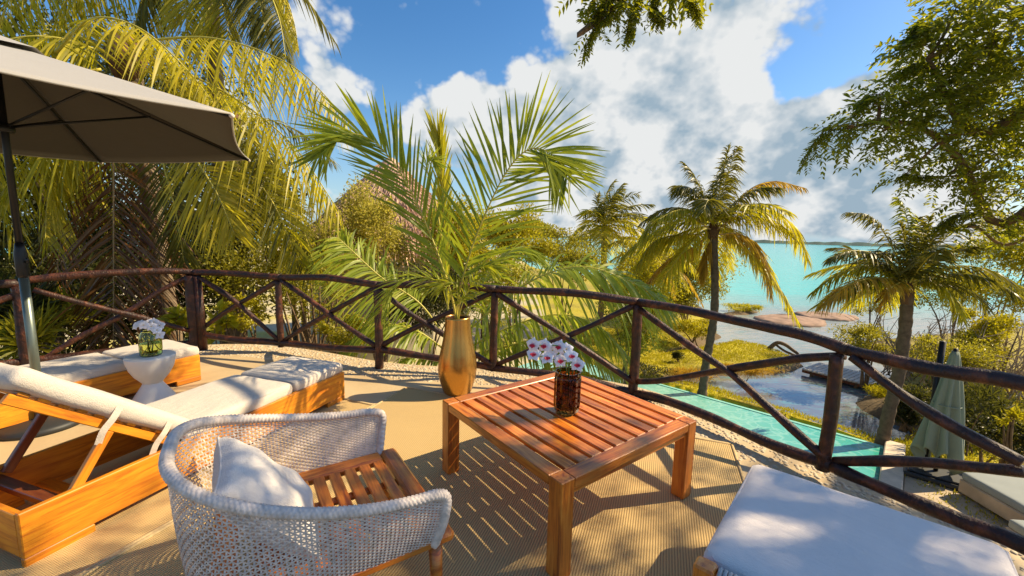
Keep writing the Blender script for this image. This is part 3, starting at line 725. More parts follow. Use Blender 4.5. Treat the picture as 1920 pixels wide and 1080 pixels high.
# ------------------------------------------------------------------ railing of varnished logs
def make_railing():
    root = thing('railing', 'dark varnished rustic log railing with crossed braces round the terrace', 'railing', (0, 0, 0))
    rg = np.random.default_rng(4)
    def log(name, P, r0, r1=None, n=10, m=30, am=.065):
        r1 = r0 if r1 is None else r1; S = spline(P, m); ph = rg.uniform(0, 6, 4); k = np.linspace(0, 1, m)
        L = np.linalg.norm(S[-1]-S[0])
        R = np.linspace(r0, r1, m)*(1+am*np.sin(k*L*5+ph[0])+am*.8*np.sin(k*L*11+ph[1])+am*.4*np.sin(k*L*23+ph[2]))
        S = S+np.c_[np.sin(k*L*3.3+ph[3]), np.cos(k*L*2.7+ph[1]), np.sin(k*L*4.1+ph[2])]*.007*np.sin(k*PI)[:, None]
        mb = MB(); mb.tube(S, R, n); return mb.build(name, M['log'], root, True)
    P = POSTS
    tops = [(36, 531), (364, 512), (526, 521), (709, 533), (930, 543), (1199, 566), (1588, 660)]
    H = [zover(u, v, P[i]) for i, (u, v) in enumerate(tops)] + [.94]
    R = [.072, .085, .042, .052, .044, .052, .045, .05]
    for i in range(8):
        base = -.02 if i in (0, 1, 3, 5, 7) else .07
        log('post', [(*P[i], base), (P[i][0]+.004, P[i][1], H[i]*.5), (*P[i], H[i]-.03)], R[i]*.98, R[i]*.88, 12, 16, .035)
    mb = MB(); mb.tube([(P[1][0]+.10, P[1][1]-.02, -.02), (P[1][0]+.09, P[1][1]-.02, H[1]-.04)], [.05, .045], 12)
    mb.build('post', M['log'], root, True)
    panels = {
        (0, 1): ([(36, 527), (130, 517), (240, 509), (320, 508), (364, 511)], None, [[(64, 543), (150, 566), (230, 586), (275, 598), (357, 620)], [(78, 676), (150, 632), (230, 590), (300, 546), (360, 516)]]),
        (1, 2): ([(364, 511), (450, 513), (526, 520)], [(372, 626), (450, 637), (500, 641), (528, 643)], [[(373, 518), (440, 563), (524, 637)], [(375, 617), (440, 575), (522, 525)]]),
        (2, 3): ([(526, 520), (620, 522), (709, 534)], [(528, 643), (600, 650), (709, 657)], [[(530, 526), (615, 585), (706, 648)], [(532, 638), (615, 587), (707, 538)]]),
        (3, 4): ([(709, 534), (800, 533), (930, 542)], [(711, 655), (800, 668), (926, 690)], [[(712, 543), (800, 607), (923, 683)], [(714, 648), (800, 605), (928, 546)]]),
        (4, 5): ([(930, 542), (1060, 549), (1199, 566)], [(926, 690), (1050, 705), (1120, 719), (1187, 736)], [[(933, 550), (1000, 592), (1075, 640), (1188, 716)], [(930, 685), (1000, 655), (1090, 620), (1196, 570)]]),
        (5, 6): ([(1199, 567), (1300, 583), (1400, 604), (1500, 628), (1590, 656)], [(1187, 736), (1240, 749), (1330, 783), (1440, 830), (1560, 874)], [[(1202, 580), (1290, 643), (1370, 700), (1440, 760), (1553, 860)], [(1192, 716), (1240, 714), (1333, 700), (1416, 685), (1495, 672), (1582, 668)]]),
        (6, 7): ([(1590, 657), (1700, 680), (1800, 700), (1920, 722)], [(1560, 874), (1633, 907), (1700, 937), (1800, 977), (1920, 1022)], [[(1600, 668), (1660, 712), (1720, 755), (1800, 805), (1920, 866)], [(1562, 866), (1650, 868), (1760, 872), (1920, 886)]]),
    }
    for (a, b), (top, bot, br) in panels.items():
        A, B = np.array(P[a]), np.array(P[b]); nn = np.array([B[1]-A[1], A[0]-B[0]]); nn = nn/np.linalg.norm(nn)
        if nn[1] > 0: nn = -nn                      # towards the terrace
        def path(px, off=0., ext=None):
            q = [vpl(u, v, A, B)+np.array([nn[0], nn[1], 0])*off for u, v in px]
            if a == 6 and ext is not None: q.append(np.array([*B, ext])+np.array([nn[0], nn[1], 0])*off)
            return q
        log('top_rail', path(top, 0, .93), .040 if a < 5 else .038, None, 12, 30, .045)
        if bot: log('bottom_rail', path(bot, .0, .10), .040, None, 10, 30, .06)
        for k, x in enumerate(br): log('brace', path(x, .018 if k == 0 else -.018), .030, None, 10, 24, .07)
    # short bay towards the house, mostly outside the view
    A = np.array([-6.3, 3.1]); B = np.array(P[0])
    log('top_rail', [(*A, .95), (*((A+B)/2), .94), (*B, H[0]+.0)], .046)
    log('brace', [(*A, .2), (*((A+B)/2), .5), (*B, .84)], .034); log('bottom_rail', [(*A, .12), (*((A+B)/2), .1), (*B, .1)], .04)
    log('bottom_rail', [(*P[0], .1), ((P[0][0]+P[1][0])/2, (P[0][1]+P[1][1])/2, .09), (*P[1], .1)], .044)
make_railing()

# ------------------------------------------------------------------ rugs
def make_rugs():
    c2 = np.array([1.745, 3.051]); e = np.array([-.940, .341]); dn = np.array([-.341, -.940])
    def rug(label, p, L, Wd, z):
        root = thing('rug', label, 'rug', (*p, z), math.atan2(-e[1], -e[0]))
        # local: +x runs right, -y towards the house
        nx, ny = 60, 50; x = np.linspace(0, L, nx); y = np.linspace(-Wd, 0, ny); X, Y = np.meshgrid(x, y, indexing='ij')
        Z = .008+.0025*wob(X, Y, 1.8, 3)
        i, j = np.meshgrid(np.arange(nx-1), np.arange(ny-1), indexing='ij'); i = i.ravel(); j = j.ravel()
        mb = MB(); mb.add(np.c_[X.ravel(), Y.ravel(), Z.ravel()], np.c_[i*ny+j, (i+1)*ny+j, (i+1)*ny+j+1, i*ny+j+1])
        bd = [(0, 0), (L, 0), (L, -Wd), (0, -Wd), (0, 0)]
        mb.build('woven_field', M['rug'], root, True)
        for a, b in zip(bd[:-1], bd[1:]):
            q = MB(); q.tube(np.linspace((*a, .007), (*b, .007), 8), .011, 6); q.build('edge_binding', M['rugedge'], root, True)
    c1 = c2+e*2.98
    rug('flat woven tan sisal rug under the slatted coffee table', c1, 2.98, 3.6, .004)
    rug('tan sisal rug beneath the raised lounger and behind the wicker armchair', c1+dn*.48+e*1.62, 1.6, 3.2, .004)
M['rugedge'] = plain('rug_binding', (.50, .37, .19), .9, 0, .2, 60)
make_rugs()

# ------------------------------------------------------------------ slatted coffee table
TF, TT, TS, TH = np.array([.242, 1.710]), .6497, 1.131, .5015
def make_table():
    root = thing('coffee_table', 'square slatted teak coffee table standing on the tan rug', 'table', (*TF, .012), TT)
    S, h = TS, TH-.012; rw = .085; t = .05
    # rails: along x at y=0 and y=S (end boards), along y at the sides
    for y in (rw/2, S-rw/2): plank('end_rail', root, (rw+.002, y, h-t/2), (S-rw-.002, y, h-t/2), rw, t, M['teak'])
    for x in (rw/2, S-rw/2): plank('side_rail', root, (x, rw+.002, h-t/2), (x, S-rw-.002, h-t/2), rw, t, M['teak'])
    n = 10; inner = S-2*rw-.004; gap = .021; w = (inner-gap*(n+1))/n
    for i in range(n):
        x = rw+.002+gap+w/2+i*(w+gap)
        plank('slat', root, (x, rw+.002, h-.013), (x, S-rw-.002, h-.013), w, .022, M['teak'])
    for y in (S*.34, S*.66): plank('batten', root, (rw, y, h-.043), (S-rw, y, h-.043), .05, .036, M['teak'])
    for x in (rw/2, S-rw/2):
        for y in (rw/2, S-rw/2):
            plank('leg', root, (x, y, 0), (x, y, h+.001), rw, rw, M['teak'], up=(0, 1, 0))
    for y in (.012, S-.012):
        plank('apron', root, (rw, y+(.012 if y < .5 else -.012), h-t-.018), (S-rw, y+(.012 if y < .5 else -.012), h-t-.018), .022, .034, M['teak'])
    return root
make_table()

# ------------------------------------------------------------------ loungers
def make_lounger(label, O, ang, group, raise_deg, seed, mats):
    """local: x from head to foot along the right-hand side, y to the left across the width"""
    root = thing('sun_lounger', label, 'sun lounger', (*O, 0.004), ang, group)
    L, Wd, h, t = 2.13, .66, .275, .032; wood_ = mats
    for y in (t/2, Wd-t/2):
        plank('side_board', root, (.0, y, .05+(h-.05)/2), (L, y, .05+(h-.05)/2), h-.05, t, wood_, up=(0, 1 if y > .3 else -1, 0))
        for x0, x1 in ((0, .26), (L-.22, L)): plank('foot', root, (x0, y, .025), (x1, y, .025), .048, t, wood_, up=(0, 1, 0))
    for x in (t/2, L-t/2):
        plank('end_board', root, (x, t+.002, .05+(h-.06)/2), (x, Wd-t-.002, .05+(h-.06)/2), h-.062, t, wood_, up=(1, 0, 0))
    hx = .70
    for i in range(14):
        x = hx+.06+i*.1
        if x < L-.06: plank('slat', root, (x, t+.004, h-.035), (x, Wd-t-.004, h-.035), .072, .02, wood_)
    plank('cross_bar', root, (.16, t+.002, h-.06), (.16, Wd-t-.002, h-.06), .06, .035, M['darkwood'])
    plank('cross_bar', root, (.34, t+.002, .09), (.34, Wd-t-.002, .09), .07, .03, wood_)
    # raised back
    ca, sa = math.cos(math.radians(raise_deg)), math.sin(math.radians(raise_deg)); bl = .86
    P = lambda s, y, up=0.: (hx-ca*s+sa*up, y, h-.01+sa*s+ca*up)
    for y in (.07, Wd-.07): plank('back_rail', root, P(0, y), P(bl, y), .03, .048, wood_, up=(sa, 0, ca))
    for i in range(10): plank('back_slat', root, P(.05+i*.085, .05, .034), P(.05+i*.085, Wd-.05, .034), .05, .017, wood_, up=(sa, 0, ca))
    for y in (.042, Wd-.042): plank('prop', root, P(.40, y, -.025), (.20, y, h-.04), .045, .03, wood_ if y < .3 else M['darkwood'], up=(0, 1, 0))
    mb = MB()
    for s in (.10, .42):
        c = np.array(P(s, .052, 0)); mb.tube([c, c-[0, .012, 0]], .009, 8)
    mb.build('bolt', M['brass'], root, True)
    # cushion in three stitched sections
    Mc = M['canvas']; cw = .63; th = .10
    for nm, x0, x1 in (('seat_cushion', hx+.03, hx+.03+.84), ('foot_cushion', hx+.885, L+.02)):
        o = link(nm, cushion_mesh(nm, x1-x0, cw, th, Mc, .038, .008, seed+int(x0*10)), root, Matrix.Translation(((x0+x1)/2, Wd/2, h-.02+th/2)))
    Mx = Matrix(((-ca, 0, sa, 0), (0, -1, 0, 0), (sa, 0, ca, 0), (0, 0, 0, 1)))
    c = Vector(P((.92)/2-.02, Wd/2, .044+.048)); Mx.translation = c
    link('back_cushion', cushion_mesh('back_cushion', .94, cw, .095, Mc, .042, .010, seed+5), root, Mx)
    for nm, x0, x1 in (('seat', hx+.03, hx+.87), ('foot', hx+.885, L+.02)):
        for sgn in (-1, 1):
            zz = h-.02+.05+sgn*.038; e_ = .012; q = [(x0+e_*3, e_+.015), (x1-e_*3, e_+.015), (x1-e_, e_*3+.015), (x1-e_, Wd-e_*3-.015), (x1-e_*3, Wd-e_-.015), (x0+e_*3, Wd-e_-.015), (x0+e_, Wd-e_*3-.015), (x0+e_, e_*3+.015), (x0+e_*3, e_+.015)]
            mb = MB(); P_ = np.concatenate([np.linspace((*a, zz), (*b, zz), 9)[:-1] for a, b in zip(q[:-1], q[1:])]+[[(*q[0], zz)]]); P_[:, 2] += .002*np.sin(np.arange(len(P_))*1.3); mb.tube(P_, .0042, 6); mb.build('piping', Mc, root, True)
    # cloth ties
    for s, k in ((.44, 0), (.14, 1)):
        mb = MB(); a = np.array(P(s, .012, .10)); b = np.array(P(s, .012, -.03)); cpt = np.array(P(s-.03, .03, -.10))
        q = spline([a, (a+b)/2+[0, -.008, 0], b, cpt], 12); d = np.array([ca, 0, -sa])*.018
        V = np.stack([q-d, q+d], 1).reshape(-1, 3); i = np.arange(11)*2
        mb.add(V, np.c_[i, i+1, i+3, i+2]); mb.build('tie', M['canvas'], root, True)
    return root
a_ = math.atan2(.950, .311)
make_lounger('pale cushioned pine lounger with raised back, nearest the wicker armchair', (-2.217, 1.723), a_, 'pine loungers on the terrace', 39, 3, M['pine'])
b_ = math.atan2(.903, .43); B0 = np.array([-3.224, 4.163])-2.13*np.array([.43, .903])
make_lounger('pine lounger along the railing, behind the white side table', B0, b_, 'pine loungers on the terrace', 30, 13, M['pine'])

# ------------------------------------------------------------------ side table and jar of white flowers
def make_side_table():
    root = thing('side_table', 'white hourglass shaped side table between the two loungers', 'side table', (-3.218, 3.584, 0))
    mb = MB(); mb.lathe([(0, .447), (.165, .447), (.178, .443), (.180, .434), (.176, .40), (.158, .33), (.125, .265), (.085, .215), (.07, .195)], 48); mb.build('bowl_top', M['plaster'], root, True)
    mb = MB(); mb.lathe([(.07, .195), (.082, .17), (.11, .125), (.150, .06), (.165, .012), (.165, .0), (0, 0)], 48); mb.build('flared_base', M['plaster'], root, True)
make_side_table()
def blossom(root, c, nrmv, r, red, seed):
    rg = np.random.default_rng(seed); n = nrm(np.asarray(nrmv, float)); a = nrm(np.cross(n, [0, 0, 1.])); b = np.cross(a, n)
    mb = MB()
    for k in range(5):
        th = PI/2+k*2*PI/5+rg.normal(0, .1); wd = .62 if k in (1, 4) else .42
        u = math.cos(th)*a+math.sin(th)*b; w = np.cross(n, u); V = []; m = 7
        for i in range(m):
            s = i/(m-1); hw = r*wd*math.sin(PI*min(.98, .08+.92*s)**.85)*.95
            cc = c+u*r*s+n*(r*.18*math.sin(s*2.4)-.1*r*s*s)
            V += [cc-w*hw-n*.04*r, cc+n*.05*r, cc+w*hw-n*.04*r]
        F = []
        for i in range(m-1):
            o = i*3; F += [(o, o+1, o+4, o+3), (o+1, o+2, o+5, o+4)]
        mb.add(V, F, 0)
    fl = mb.build('blossom', M['petal'], root, True)
    if red:
        mb = MB()
        for k in range(3):
            th = -PI/2+(k-1)*1.1; u = math.cos(th)*a+math.sin(th)*b; w = np.cross(n, u)
            q = [c+n*.12*r+u*r*s+n*r*.28*math.sin(s*3) for s in (0, .15, .3, .42)]
            V = [];
            for p_, hw in zip(q, (.06, .15, .17, .05)): V += [p_-w*r*hw, p_+n*r*.06, p_+w*r*hw]
            F = []
            for i in range(3):
                o = i*3; F += [(o, o+1, o+4, o+3), (o+1, o+2, o+5, o+4)]
            mb.add(V, F, 0)
        mb.tube([c+n*.05*r, c+n*.3*r], [.12*r, .09*r], 8)
        mb.build('lip', M['petalred'], fl, True)
        mb = MB(); mb.lathe([(0, .0), (.26*r, .001)], 14); 
        Mx = Matrix(((a[0], b[0], n[0], 0), (a[1], b[1], n[1], 0), (a[2], b[2], n[2], 0), (0, 0, 0, 1))); Mx.translation = Vector(c+n*.155*r)
        o = mb.build('throat', M['petalpink'], fl, True); o.matrix_local = Mx
    else:
        mb = MB(); mb.tube([c, c+n*.2*r], [.1*r, .07*r], 8); mb.build('stamen', M['lf_yellowc'], fl, True)
M['lf_yellowc'] = plain('yellow_stamen', (.6, .42, .05), .6)
def make_green_jar():
    b = np.array([-3.20, 3.575, .447])
    root = thing('glass_jar', 'pale green glass jar of water on the white side table', 'jar', b)
    mb = MB(); mb.lathe([(0, .002), (.072, .002), (.080, .014), (.082, .05), (.082, .14), (.074, .19), (.060, .218), (.058, .234), (.055, .234), (.057, .216), (.071, .188), (.078, .14), (.078, .05), (.076, .016), (.07, .009), (0, .009)], 40); mb.build('glass', M['greenglass'], root, True)
    mb = MB(); mb.lathe([(0, .0105), (.068, .0105), (.0755, .018), (.0775, .05), (.0775, .11), (.0765, .118), (0, .118)], 40); mb.build('water', M['water_clear'], root, True)
    r2 = thing('flower_spray', 'white blossoms drooping from the pale green jar', 'flowers', b+[0, 0, .02])
    rg = np.random.default_rng(3); mb = MB()
    heads = [(a, b_, z_+.045) for a, b_, z_ in [(-.10, -.01, .205), (-.05, -.03, .225), (.0, -.05, .22), (.05, -.03, .205), (.085, -.02, .17), (.09, .0, .12), (.03, .02, .23), (-.02, .03, .225), (.07, .03, .20)]]
    for hp in heads:
        hp = np.array(hp); mb.tube(spline([(rg.normal(0, .02), rg.normal(0, .02), .0), (hp[0]*.3, hp[1]*.3, .13), hp*np.array([.8, .8, 1])], 8), .0025, 5)
    mb.build('stem', M['stem'], r2, True)
    for k, hp in enumerate(heads):
        hp = np.array(hp); blossom(r2, hp, np.array([hp[0]*4+.2, -1.0+rg.normal(0, .3), .5+rg.normal(0, .3)]), .044, False, 50+k)
make_green_jar()
def make_amber():
    b = np.array([.361, 2.479, TH+.001])
    root = thing('glass_jar', 'tall faceted amber glass jar standing on the slatted table', 'jar', b)
    n = 12
    def fac(prof):
        mb = MB(); ang = np.arange(n*2)*PI/n; V = []
        for r, z, f in prof:
            rr = r*(1-f*.07*(np.arange(n*2) % 2)); V.append(np.c_[rr*np.cos(ang), rr*np.sin(ang), np.full(2*n, z)])
        j = np.arange(2*n); q = (j+1) % (2*n); F = [np.c_[i*2*n+j, i*2*n+q, (i+1)*2*n+q, (i+1)*2*n+j] for i in range(len(prof)-1)]
        mb.add(np.concatenate(V), np.concatenate(F)); return mb
    fac([(.002, .0, 0), (.062, .0, 0), (.074, .012, 1), (.082, .035, 1), (.084, .06, 1), (.084, .225, 1), (.080, .235, .5), (.080, .262, 0), (.073, .262, 0), (.073, .232, 0), (.077, .222, 1), (.077, .06, 1), (.070, .035, 1), (.002, .03, 0)]).build('glass', M['amber'], root, False)
    r2 = thing('orchid_spray', 'white and red orchid blossoms in the amber jar', 'flowers', b+[0, 0, .035])
    px = [(1000, 646), (1021, 648), (1049, 650), (1001, 664), (1025, 671), (1050, 676), (1071, 668), (1083, 684), (1062, 655), (1036, 657)]
    rg = np.random.default_rng(8); mb = MB(); C = []
    for k, (u, v) in enumerate(px):
        C.append(at(u, v, 2.40+.02*(k % 3)+(.06 if k >= 8 else 0))-(b+[0, 0, .035]))
    mb.tube(spline([(0, 0, 0), (.01, 0, .15), (.0, -.02, .26), C[6]*.9, C[5], C[4], C[3]], 20), .0035, 6); mb.tube(spline([(0.01, 0.01, 0), (.0, 0, .22), (0, -.01, .3), C[2], C[1], C[0]], 20), .0035, 6)
    for k in range(4):
        a = k*1.7; mb.tube(spline([(.03*math.cos(a), .03*math.sin(a), 0.02), (.045*math.cos(a), .045*math.sin(a), .2), (.06*math.cos(a), .06*math.sin(a), .25)], 8), .003, 5)
    mb.build('stem', M['stem'], r2, True)
    for k, c in enumerate(C): blossom(r2, c, np.array([rg.normal(-.1, .25), -1, (.35+rg.normal(0, .2))]), .047, k < 8, 80+k)
make_amber()

# ------------------------------------------------------------------ gold vase with cut palm fronds
VB = np.array([-.524, 3.985, 0.004])
def make_vase():
    root = thing('floor_vase', 'tall golden teardrop floor vase by the railing', 'vase', VB)
    mb = MB(); h = .777
    pr = [(0, 0), (.10, 0), (.128, .008), (.14, .03), (.175, .13), (.192, .22), (.193, .28), (.180, .38), (.158, .48), (.138, .58), (.126, .68), (.122, .75), (.123, .772), (.119, .778)]
    z = [p[1] for p in pr]; zz = np.concatenate([np.linspace(0, .03, 5)[:-1], np.linspace(.03, .778, 44)]); rr = np.interp(zz, z[1:], [p[0] for p in pr[1:]])
    k = np.ones(7)/7; rs = np.convolve(np.pad(rr, 3, 'edge'), k, 'valid'); rs[:4] = rr[:4]
    mb.lathe([(0, 0)]+list(zip(rs, zz))+[(.113, .778), (.110, .765)], 64); mb.build('body', M['gold'], root, True)
    mb = MB(); mb.lathe([(.110, .765), (.112, .68), (.12, .55), (.0, .5)], 40); mb.build('inner_face', M['vase_in'], root, True)
    r2 = thing('palm_cutting', 'green palm fronds standing in the golden floor vase', 'plant', VB+[0, 0, .52])
    o = VB+[0, 0, .52]; f = lambda *q: [at(*p)-o for p in q]; s0 = np.array([0, 0, .0])
    back = np.array([0.1, -1., .25])
    frond(r2, [s0]+f((853, 585, 3.98), (838, 525, 4.02), (803, 430, 4.05), (757, 335, 4.05), (702, 266, 4.0), (640, 252, 3.9), (592, 296, 3.78)), .70, 'fr_vase', n=66, w=.026, up=back, droop=.10, a0=.95, a1=1.12, t0=.30, seed=1, r=.013, vee=.10, twist=.35)
    frond(r2, [s0]+f((857, 585, 3.96), (868, 520, 3.95), (900, 425, 3.95), (948, 325, 3.95), (992, 280, 3.9), (1036, 290, 3.82), (1068, 332, 3.75)), .82, 'fr_vase', n=70, w=.027, up=back, droop=.14, a0=.72, a1=.88, t0=.28, seed=2, r=.013, vee=.08, twist=.35)
    for k, (q, L) in enumerate(((((857, 588, 3.95), (842, 545, 3.93), (800, 520, 3.9), (748, 530, 3.82), (712, 585, 3.75)), .42), (((860, 588, 3.92), (862, 560, 3.86), (845, 530, 3.78), (800, 545, 3.7)), .3), (((862, 588, 3.97), (880, 540, 3.95), (905, 500, 3.9), (930, 505, 3.84)), .36))):
        frond(r2, [s0]+f(*q), L, 'fr_green' if k else 'fr_lime', n=34, w=.02, up=(0, -.4, 1), droop=.35, t0=.4, seed=30+k, r=.006, a0=.5)
M['fr_vase'] = leafmat('fresh_leaflet', (.12, .17, .012), (.27, .34, .022), (.44, .45, .03), transl=.45, tcol=(.60, .66, .03))
M['fr_spear'] = leafmat('unopened_leaflet', (.36, .34, .02), (.60, .54, .03), (.66, .58, .05), transl=.4, tcol=(.8, .74, .04))
M['fr_lime'] = leafmat('lime_leaflet', (.18, .25, .022), (.36, .42, .035), (.50, .50, .06), transl=.45, tcol=(.62, .68, .05))
make_vase()

# ------------------------------------------------------------------ wicker armchair
def make_armchair():
    cx, cy, th, w, d, ha, hb, k = -.4916, 1.862, .584, .88, .86, .590, .806, 3.0
    root = thing('wicker_armchair', 'white woven wicker tub armchair with a slatted teak seat', 'armchair', (cx, cy, .010), th)
    # local: +x faces the table, y to the left; shell surface S(t, v)
    zb = .345
    def U(t, scale=1.0, e=k):
        a = (t-.5)*PI; ee = 2/e
        return np.c_[-np.abs(np.cos(a))**ee*d*scale-(1-scale)*.28, np.sign(np.sin(a))*np.abs(np.sin(a))**ee*w/2*scale]
    # even spacing along the U
    tt = np.linspace(0, 1, 4001); uu = U(tt); s = np.r_[0, np.cumsum(np.linalg.norm(np.diff(uu, axis=0), axis=1))]; tot = s[-1]
    def even(q): return np.interp(q*tot, s, tt)
    def rimz(t): return ha+(hb-ha)*np.abs(np.cos((t-.5)*PI))**1.2
    def surf(q, v):
        t = even(q); sc = .89+.11*np.sin(v*PI/2)
        xy = np.stack([-np.abs(np.cos((t-.5)*PI))**(2/k)*d*sc-(1-sc)*.30, np.sign(np.sin((t-.5)*PI))*np.abs(np.sin((t-.5)*PI))**(2/k)*w/2*sc], -1)
        zl = zb-.01-.24*np.abs(np.cos((t-.5)*PI))**1.5; zz = zl+(rimz(t)-.01-zl)*v
        return np.concatenate([xy, zz[..., None]], -1)
    def normal(q, v):
        e = 1e-3; a = surf(np.clip(q+e, 0, 1), v)-surf(np.clip(q-e, 0, 1), v); b = surf(q, np.clip(v+e, 0, 1))-surf(q, np.clip(v-e, 0, 1))
        return nrm(np.cross(a, b))
    nv, nh, hw = 140, 40, .0035
    mb = MB(); st = nh*2+1
    q = np.linspace(0, 1, nv)[:, None]*np.ones((1, st)); v = np.linspace(0, 1, st)[None, :]*np.ones((nv, 1))
    P = surf(q, v); N = normal(q, v); off = np.where((np.arange(st)[None, :]//1 + np.arange(nv)[:, None]*2) % 4 < 2, .0028, -.0028)
    P = P+N*off[..., None]; T = nrm(np.gradient(P, axis=1)); S = np.cross(T, N)
    V = np.stack([P-S*hw, P+S*hw], 2); b = (np.arange(nv)*st*2)[:, None]+np.arange(st-1)[None, :]*2
    mb.add(V.reshape(-1, 3), np.stack([b, b+1, b+3, b+2], -1).reshape(-1, 4))
    st = nv*2
    v = ((np.arange(nh)+.5)/nh)[:, None]*np.ones((1, st)); q = np.linspace(0, 1, st)[None, :]*np.ones((nh, 1))
    P = surf(q, v); N = normal(q, v); off = np.where((np.arange(st)[None, :]//2+np.arange(nh)[:, None]) % 2 == 0, .0028, -.0028)
    P = P+N*off[..., None]; T = nrm(np.gradient(P, axis=1)); S = np.cross(T, N)
    V = np.stack([P-S*hw, P+S*hw], 2); b = (np.arange(nh)*st*2)[:, None]+np.arange(st-1)[None, :]*2
    mb.add(V.reshape(-1, 3), np.stack([b, b+1, b+3, b+2], -1).reshape(-1, 4))
    mb.build('weave', M['wicker'], root, True, 'stuff')
    # thick plaited rim that runs down the arm fronts
    rp = [surf(np.array(0.), np.array(0.))+[.016, 0, -.0], surf(np.array(0.), np.array(.5))+[.018, 0, 0], surf(np.array(0.), np.array(.9))+[.014, 0, 0]]
    qs = np.linspace(.012, .988, 90); mid = surf(qs, np.ones(90))+[0, 0, .004]
    re = [surf(np.array(1.), np.array(.9))+[.014, 0, 0], surf(np.array(1.), np.array(.5))+[.018, 0, 0], surf(np.array(1.), np.array(0.))+[.016, 0, 0]]
    path = spline(np.concatenate([rp, mid[::3], re]), 640)
    mb = MB(); n = 18; R = np.full(640, .0195)
    mb.tube(path, R, n)
    V = mb.v[0]; ring = V[:640*n].reshape(640, n, 3); c = path[:, None]; dv = ring-c
    kk = np.arange(640)[:, None]; jj = np.arange(n)[None, :]
    mod = 1+.13*np.where((kk//2+(jj//2)) % 2 == 0, 1, -1)*np.where(kk % 2 == 0, .5, 1)
    mb.v[0][:640*n] = (c+dv*mod[..., None]).reshape(-1, 3)
    mb.build('rim', M['wicker'], root, True)
    # teak seat: board frame and slats
    x0, x1 = -.68, .075; y = .40
    for sg in (-1, 1):
        plank('seat_rail', root, (-.70, sg*(y-.045), zb-.005), (x1-.09, sg*(y-.045), zb-.005), .09, .045, M['teak'], b=.012)
    plank('front_board', root, (x1-.045, -y-.0, zb-.004), (x1-.045, y, zb-.004), .088, .05, M['teak'], b=.022)
    plank('back_board', root, (-.72, -.3, zb-.005), (-.72, .3, zb-.005), .08, .045, M['teak'])
    for i in range(8):
        x = x1-.125-i*.073; plank('seat_slat', root, (x, -y+.092, zb+.004), (x, y-.092, zb+.004), .052, .022, M['teak'])
    for yy in (-.12, .12): plank('seat_batten', root, (-.6, yy, zb-.022), (x1-.09, yy, zb-.022), .04, .022, M['teak'])
    for xx, yy in ((x1-.07, y-.05), (x1-.07, -y+.05), (-.58, .24), (-.58, -.24)):
        mb = MB(); mb.tube([(xx, yy, zb-.03), (xx+(.01 if xx > -.2 else -.04), yy*1.02, 0)], [.030, .021], 14); mb.build('leg', M['teak'], root, True)
    # pillow
    Mw = root.matrix_basis
    p = thing('pillow', 'plump white cotton pillow leaning inside the wicker armchair', 'pillow', (0, 0, 0))
    p.matrix_basis = Mw @ Matrix(((-.66, 0, .75, -.575), (0, -1, 0, -.04), (.75, 0, .66, .545), (0, 0, 0, 1)))
    n = 36; a, b = np.meshgrid(np.linspace(-1, 1, n), np.linspace(-1, 1, n), indexing='ij')
    f = (1-np.abs(a)**2.6)*(1-np.abs(b)**2.6); pinch = 1-.07*(1-np.abs(a)**2)*0-.09*(np.abs(b)**2)*(1-np.abs(a)**1.5)-.0
    X = a*.235*(1-.10*(1-b**2)*np.abs(a)**4); Y = b*.235*(1-.10*(1-a**2)*np.abs(b)**4)
    th_ = .085*np.clip(f, 0, 1)**.42*(1+.10*np.sin(a*4+b*3)+.06*np.sin(a*9-b*7))
    mb = MB(); i, j = np.meshgrid(np.arange(n-1), np.arange(n-1), indexing='ij'); i = i.ravel(); j = j.ravel(); F = np.c_[i*n+j, (i+1)*n+j, (i+1)*n+j+1, i*n+j+1]
    mb.add(np.c_[X.ravel(), Y.ravel(), th_.ravel()+.002], F); mb.add(np.c_[X.ravel(), Y.ravel(), -th_.ravel()-.002], F[:, ::-1])
    mb.build('cover', M['pillow'], p, True)
    mb = MB(); e = np.linspace(-1, 1, 12); edge = np.concatenate([np.c_[e, -np.ones(12)], np.c_[np.ones(12), e][1:], np.c_[-e, np.ones(12)][1:], np.c_[-np.ones(12), -e][1:]])
    ex = edge[:, 0]*.235*(1-.10*(1-edge[:, 1]**2)); ey = edge[:, 1]*.235*(1-.10*(1-edge[:, 0]**2))
    mb.tube(np.c_[ex, ey, np.zeros(len(ex))], .004, 6); mb.build('piping', M['pillow'], p, True)
make_armchair()

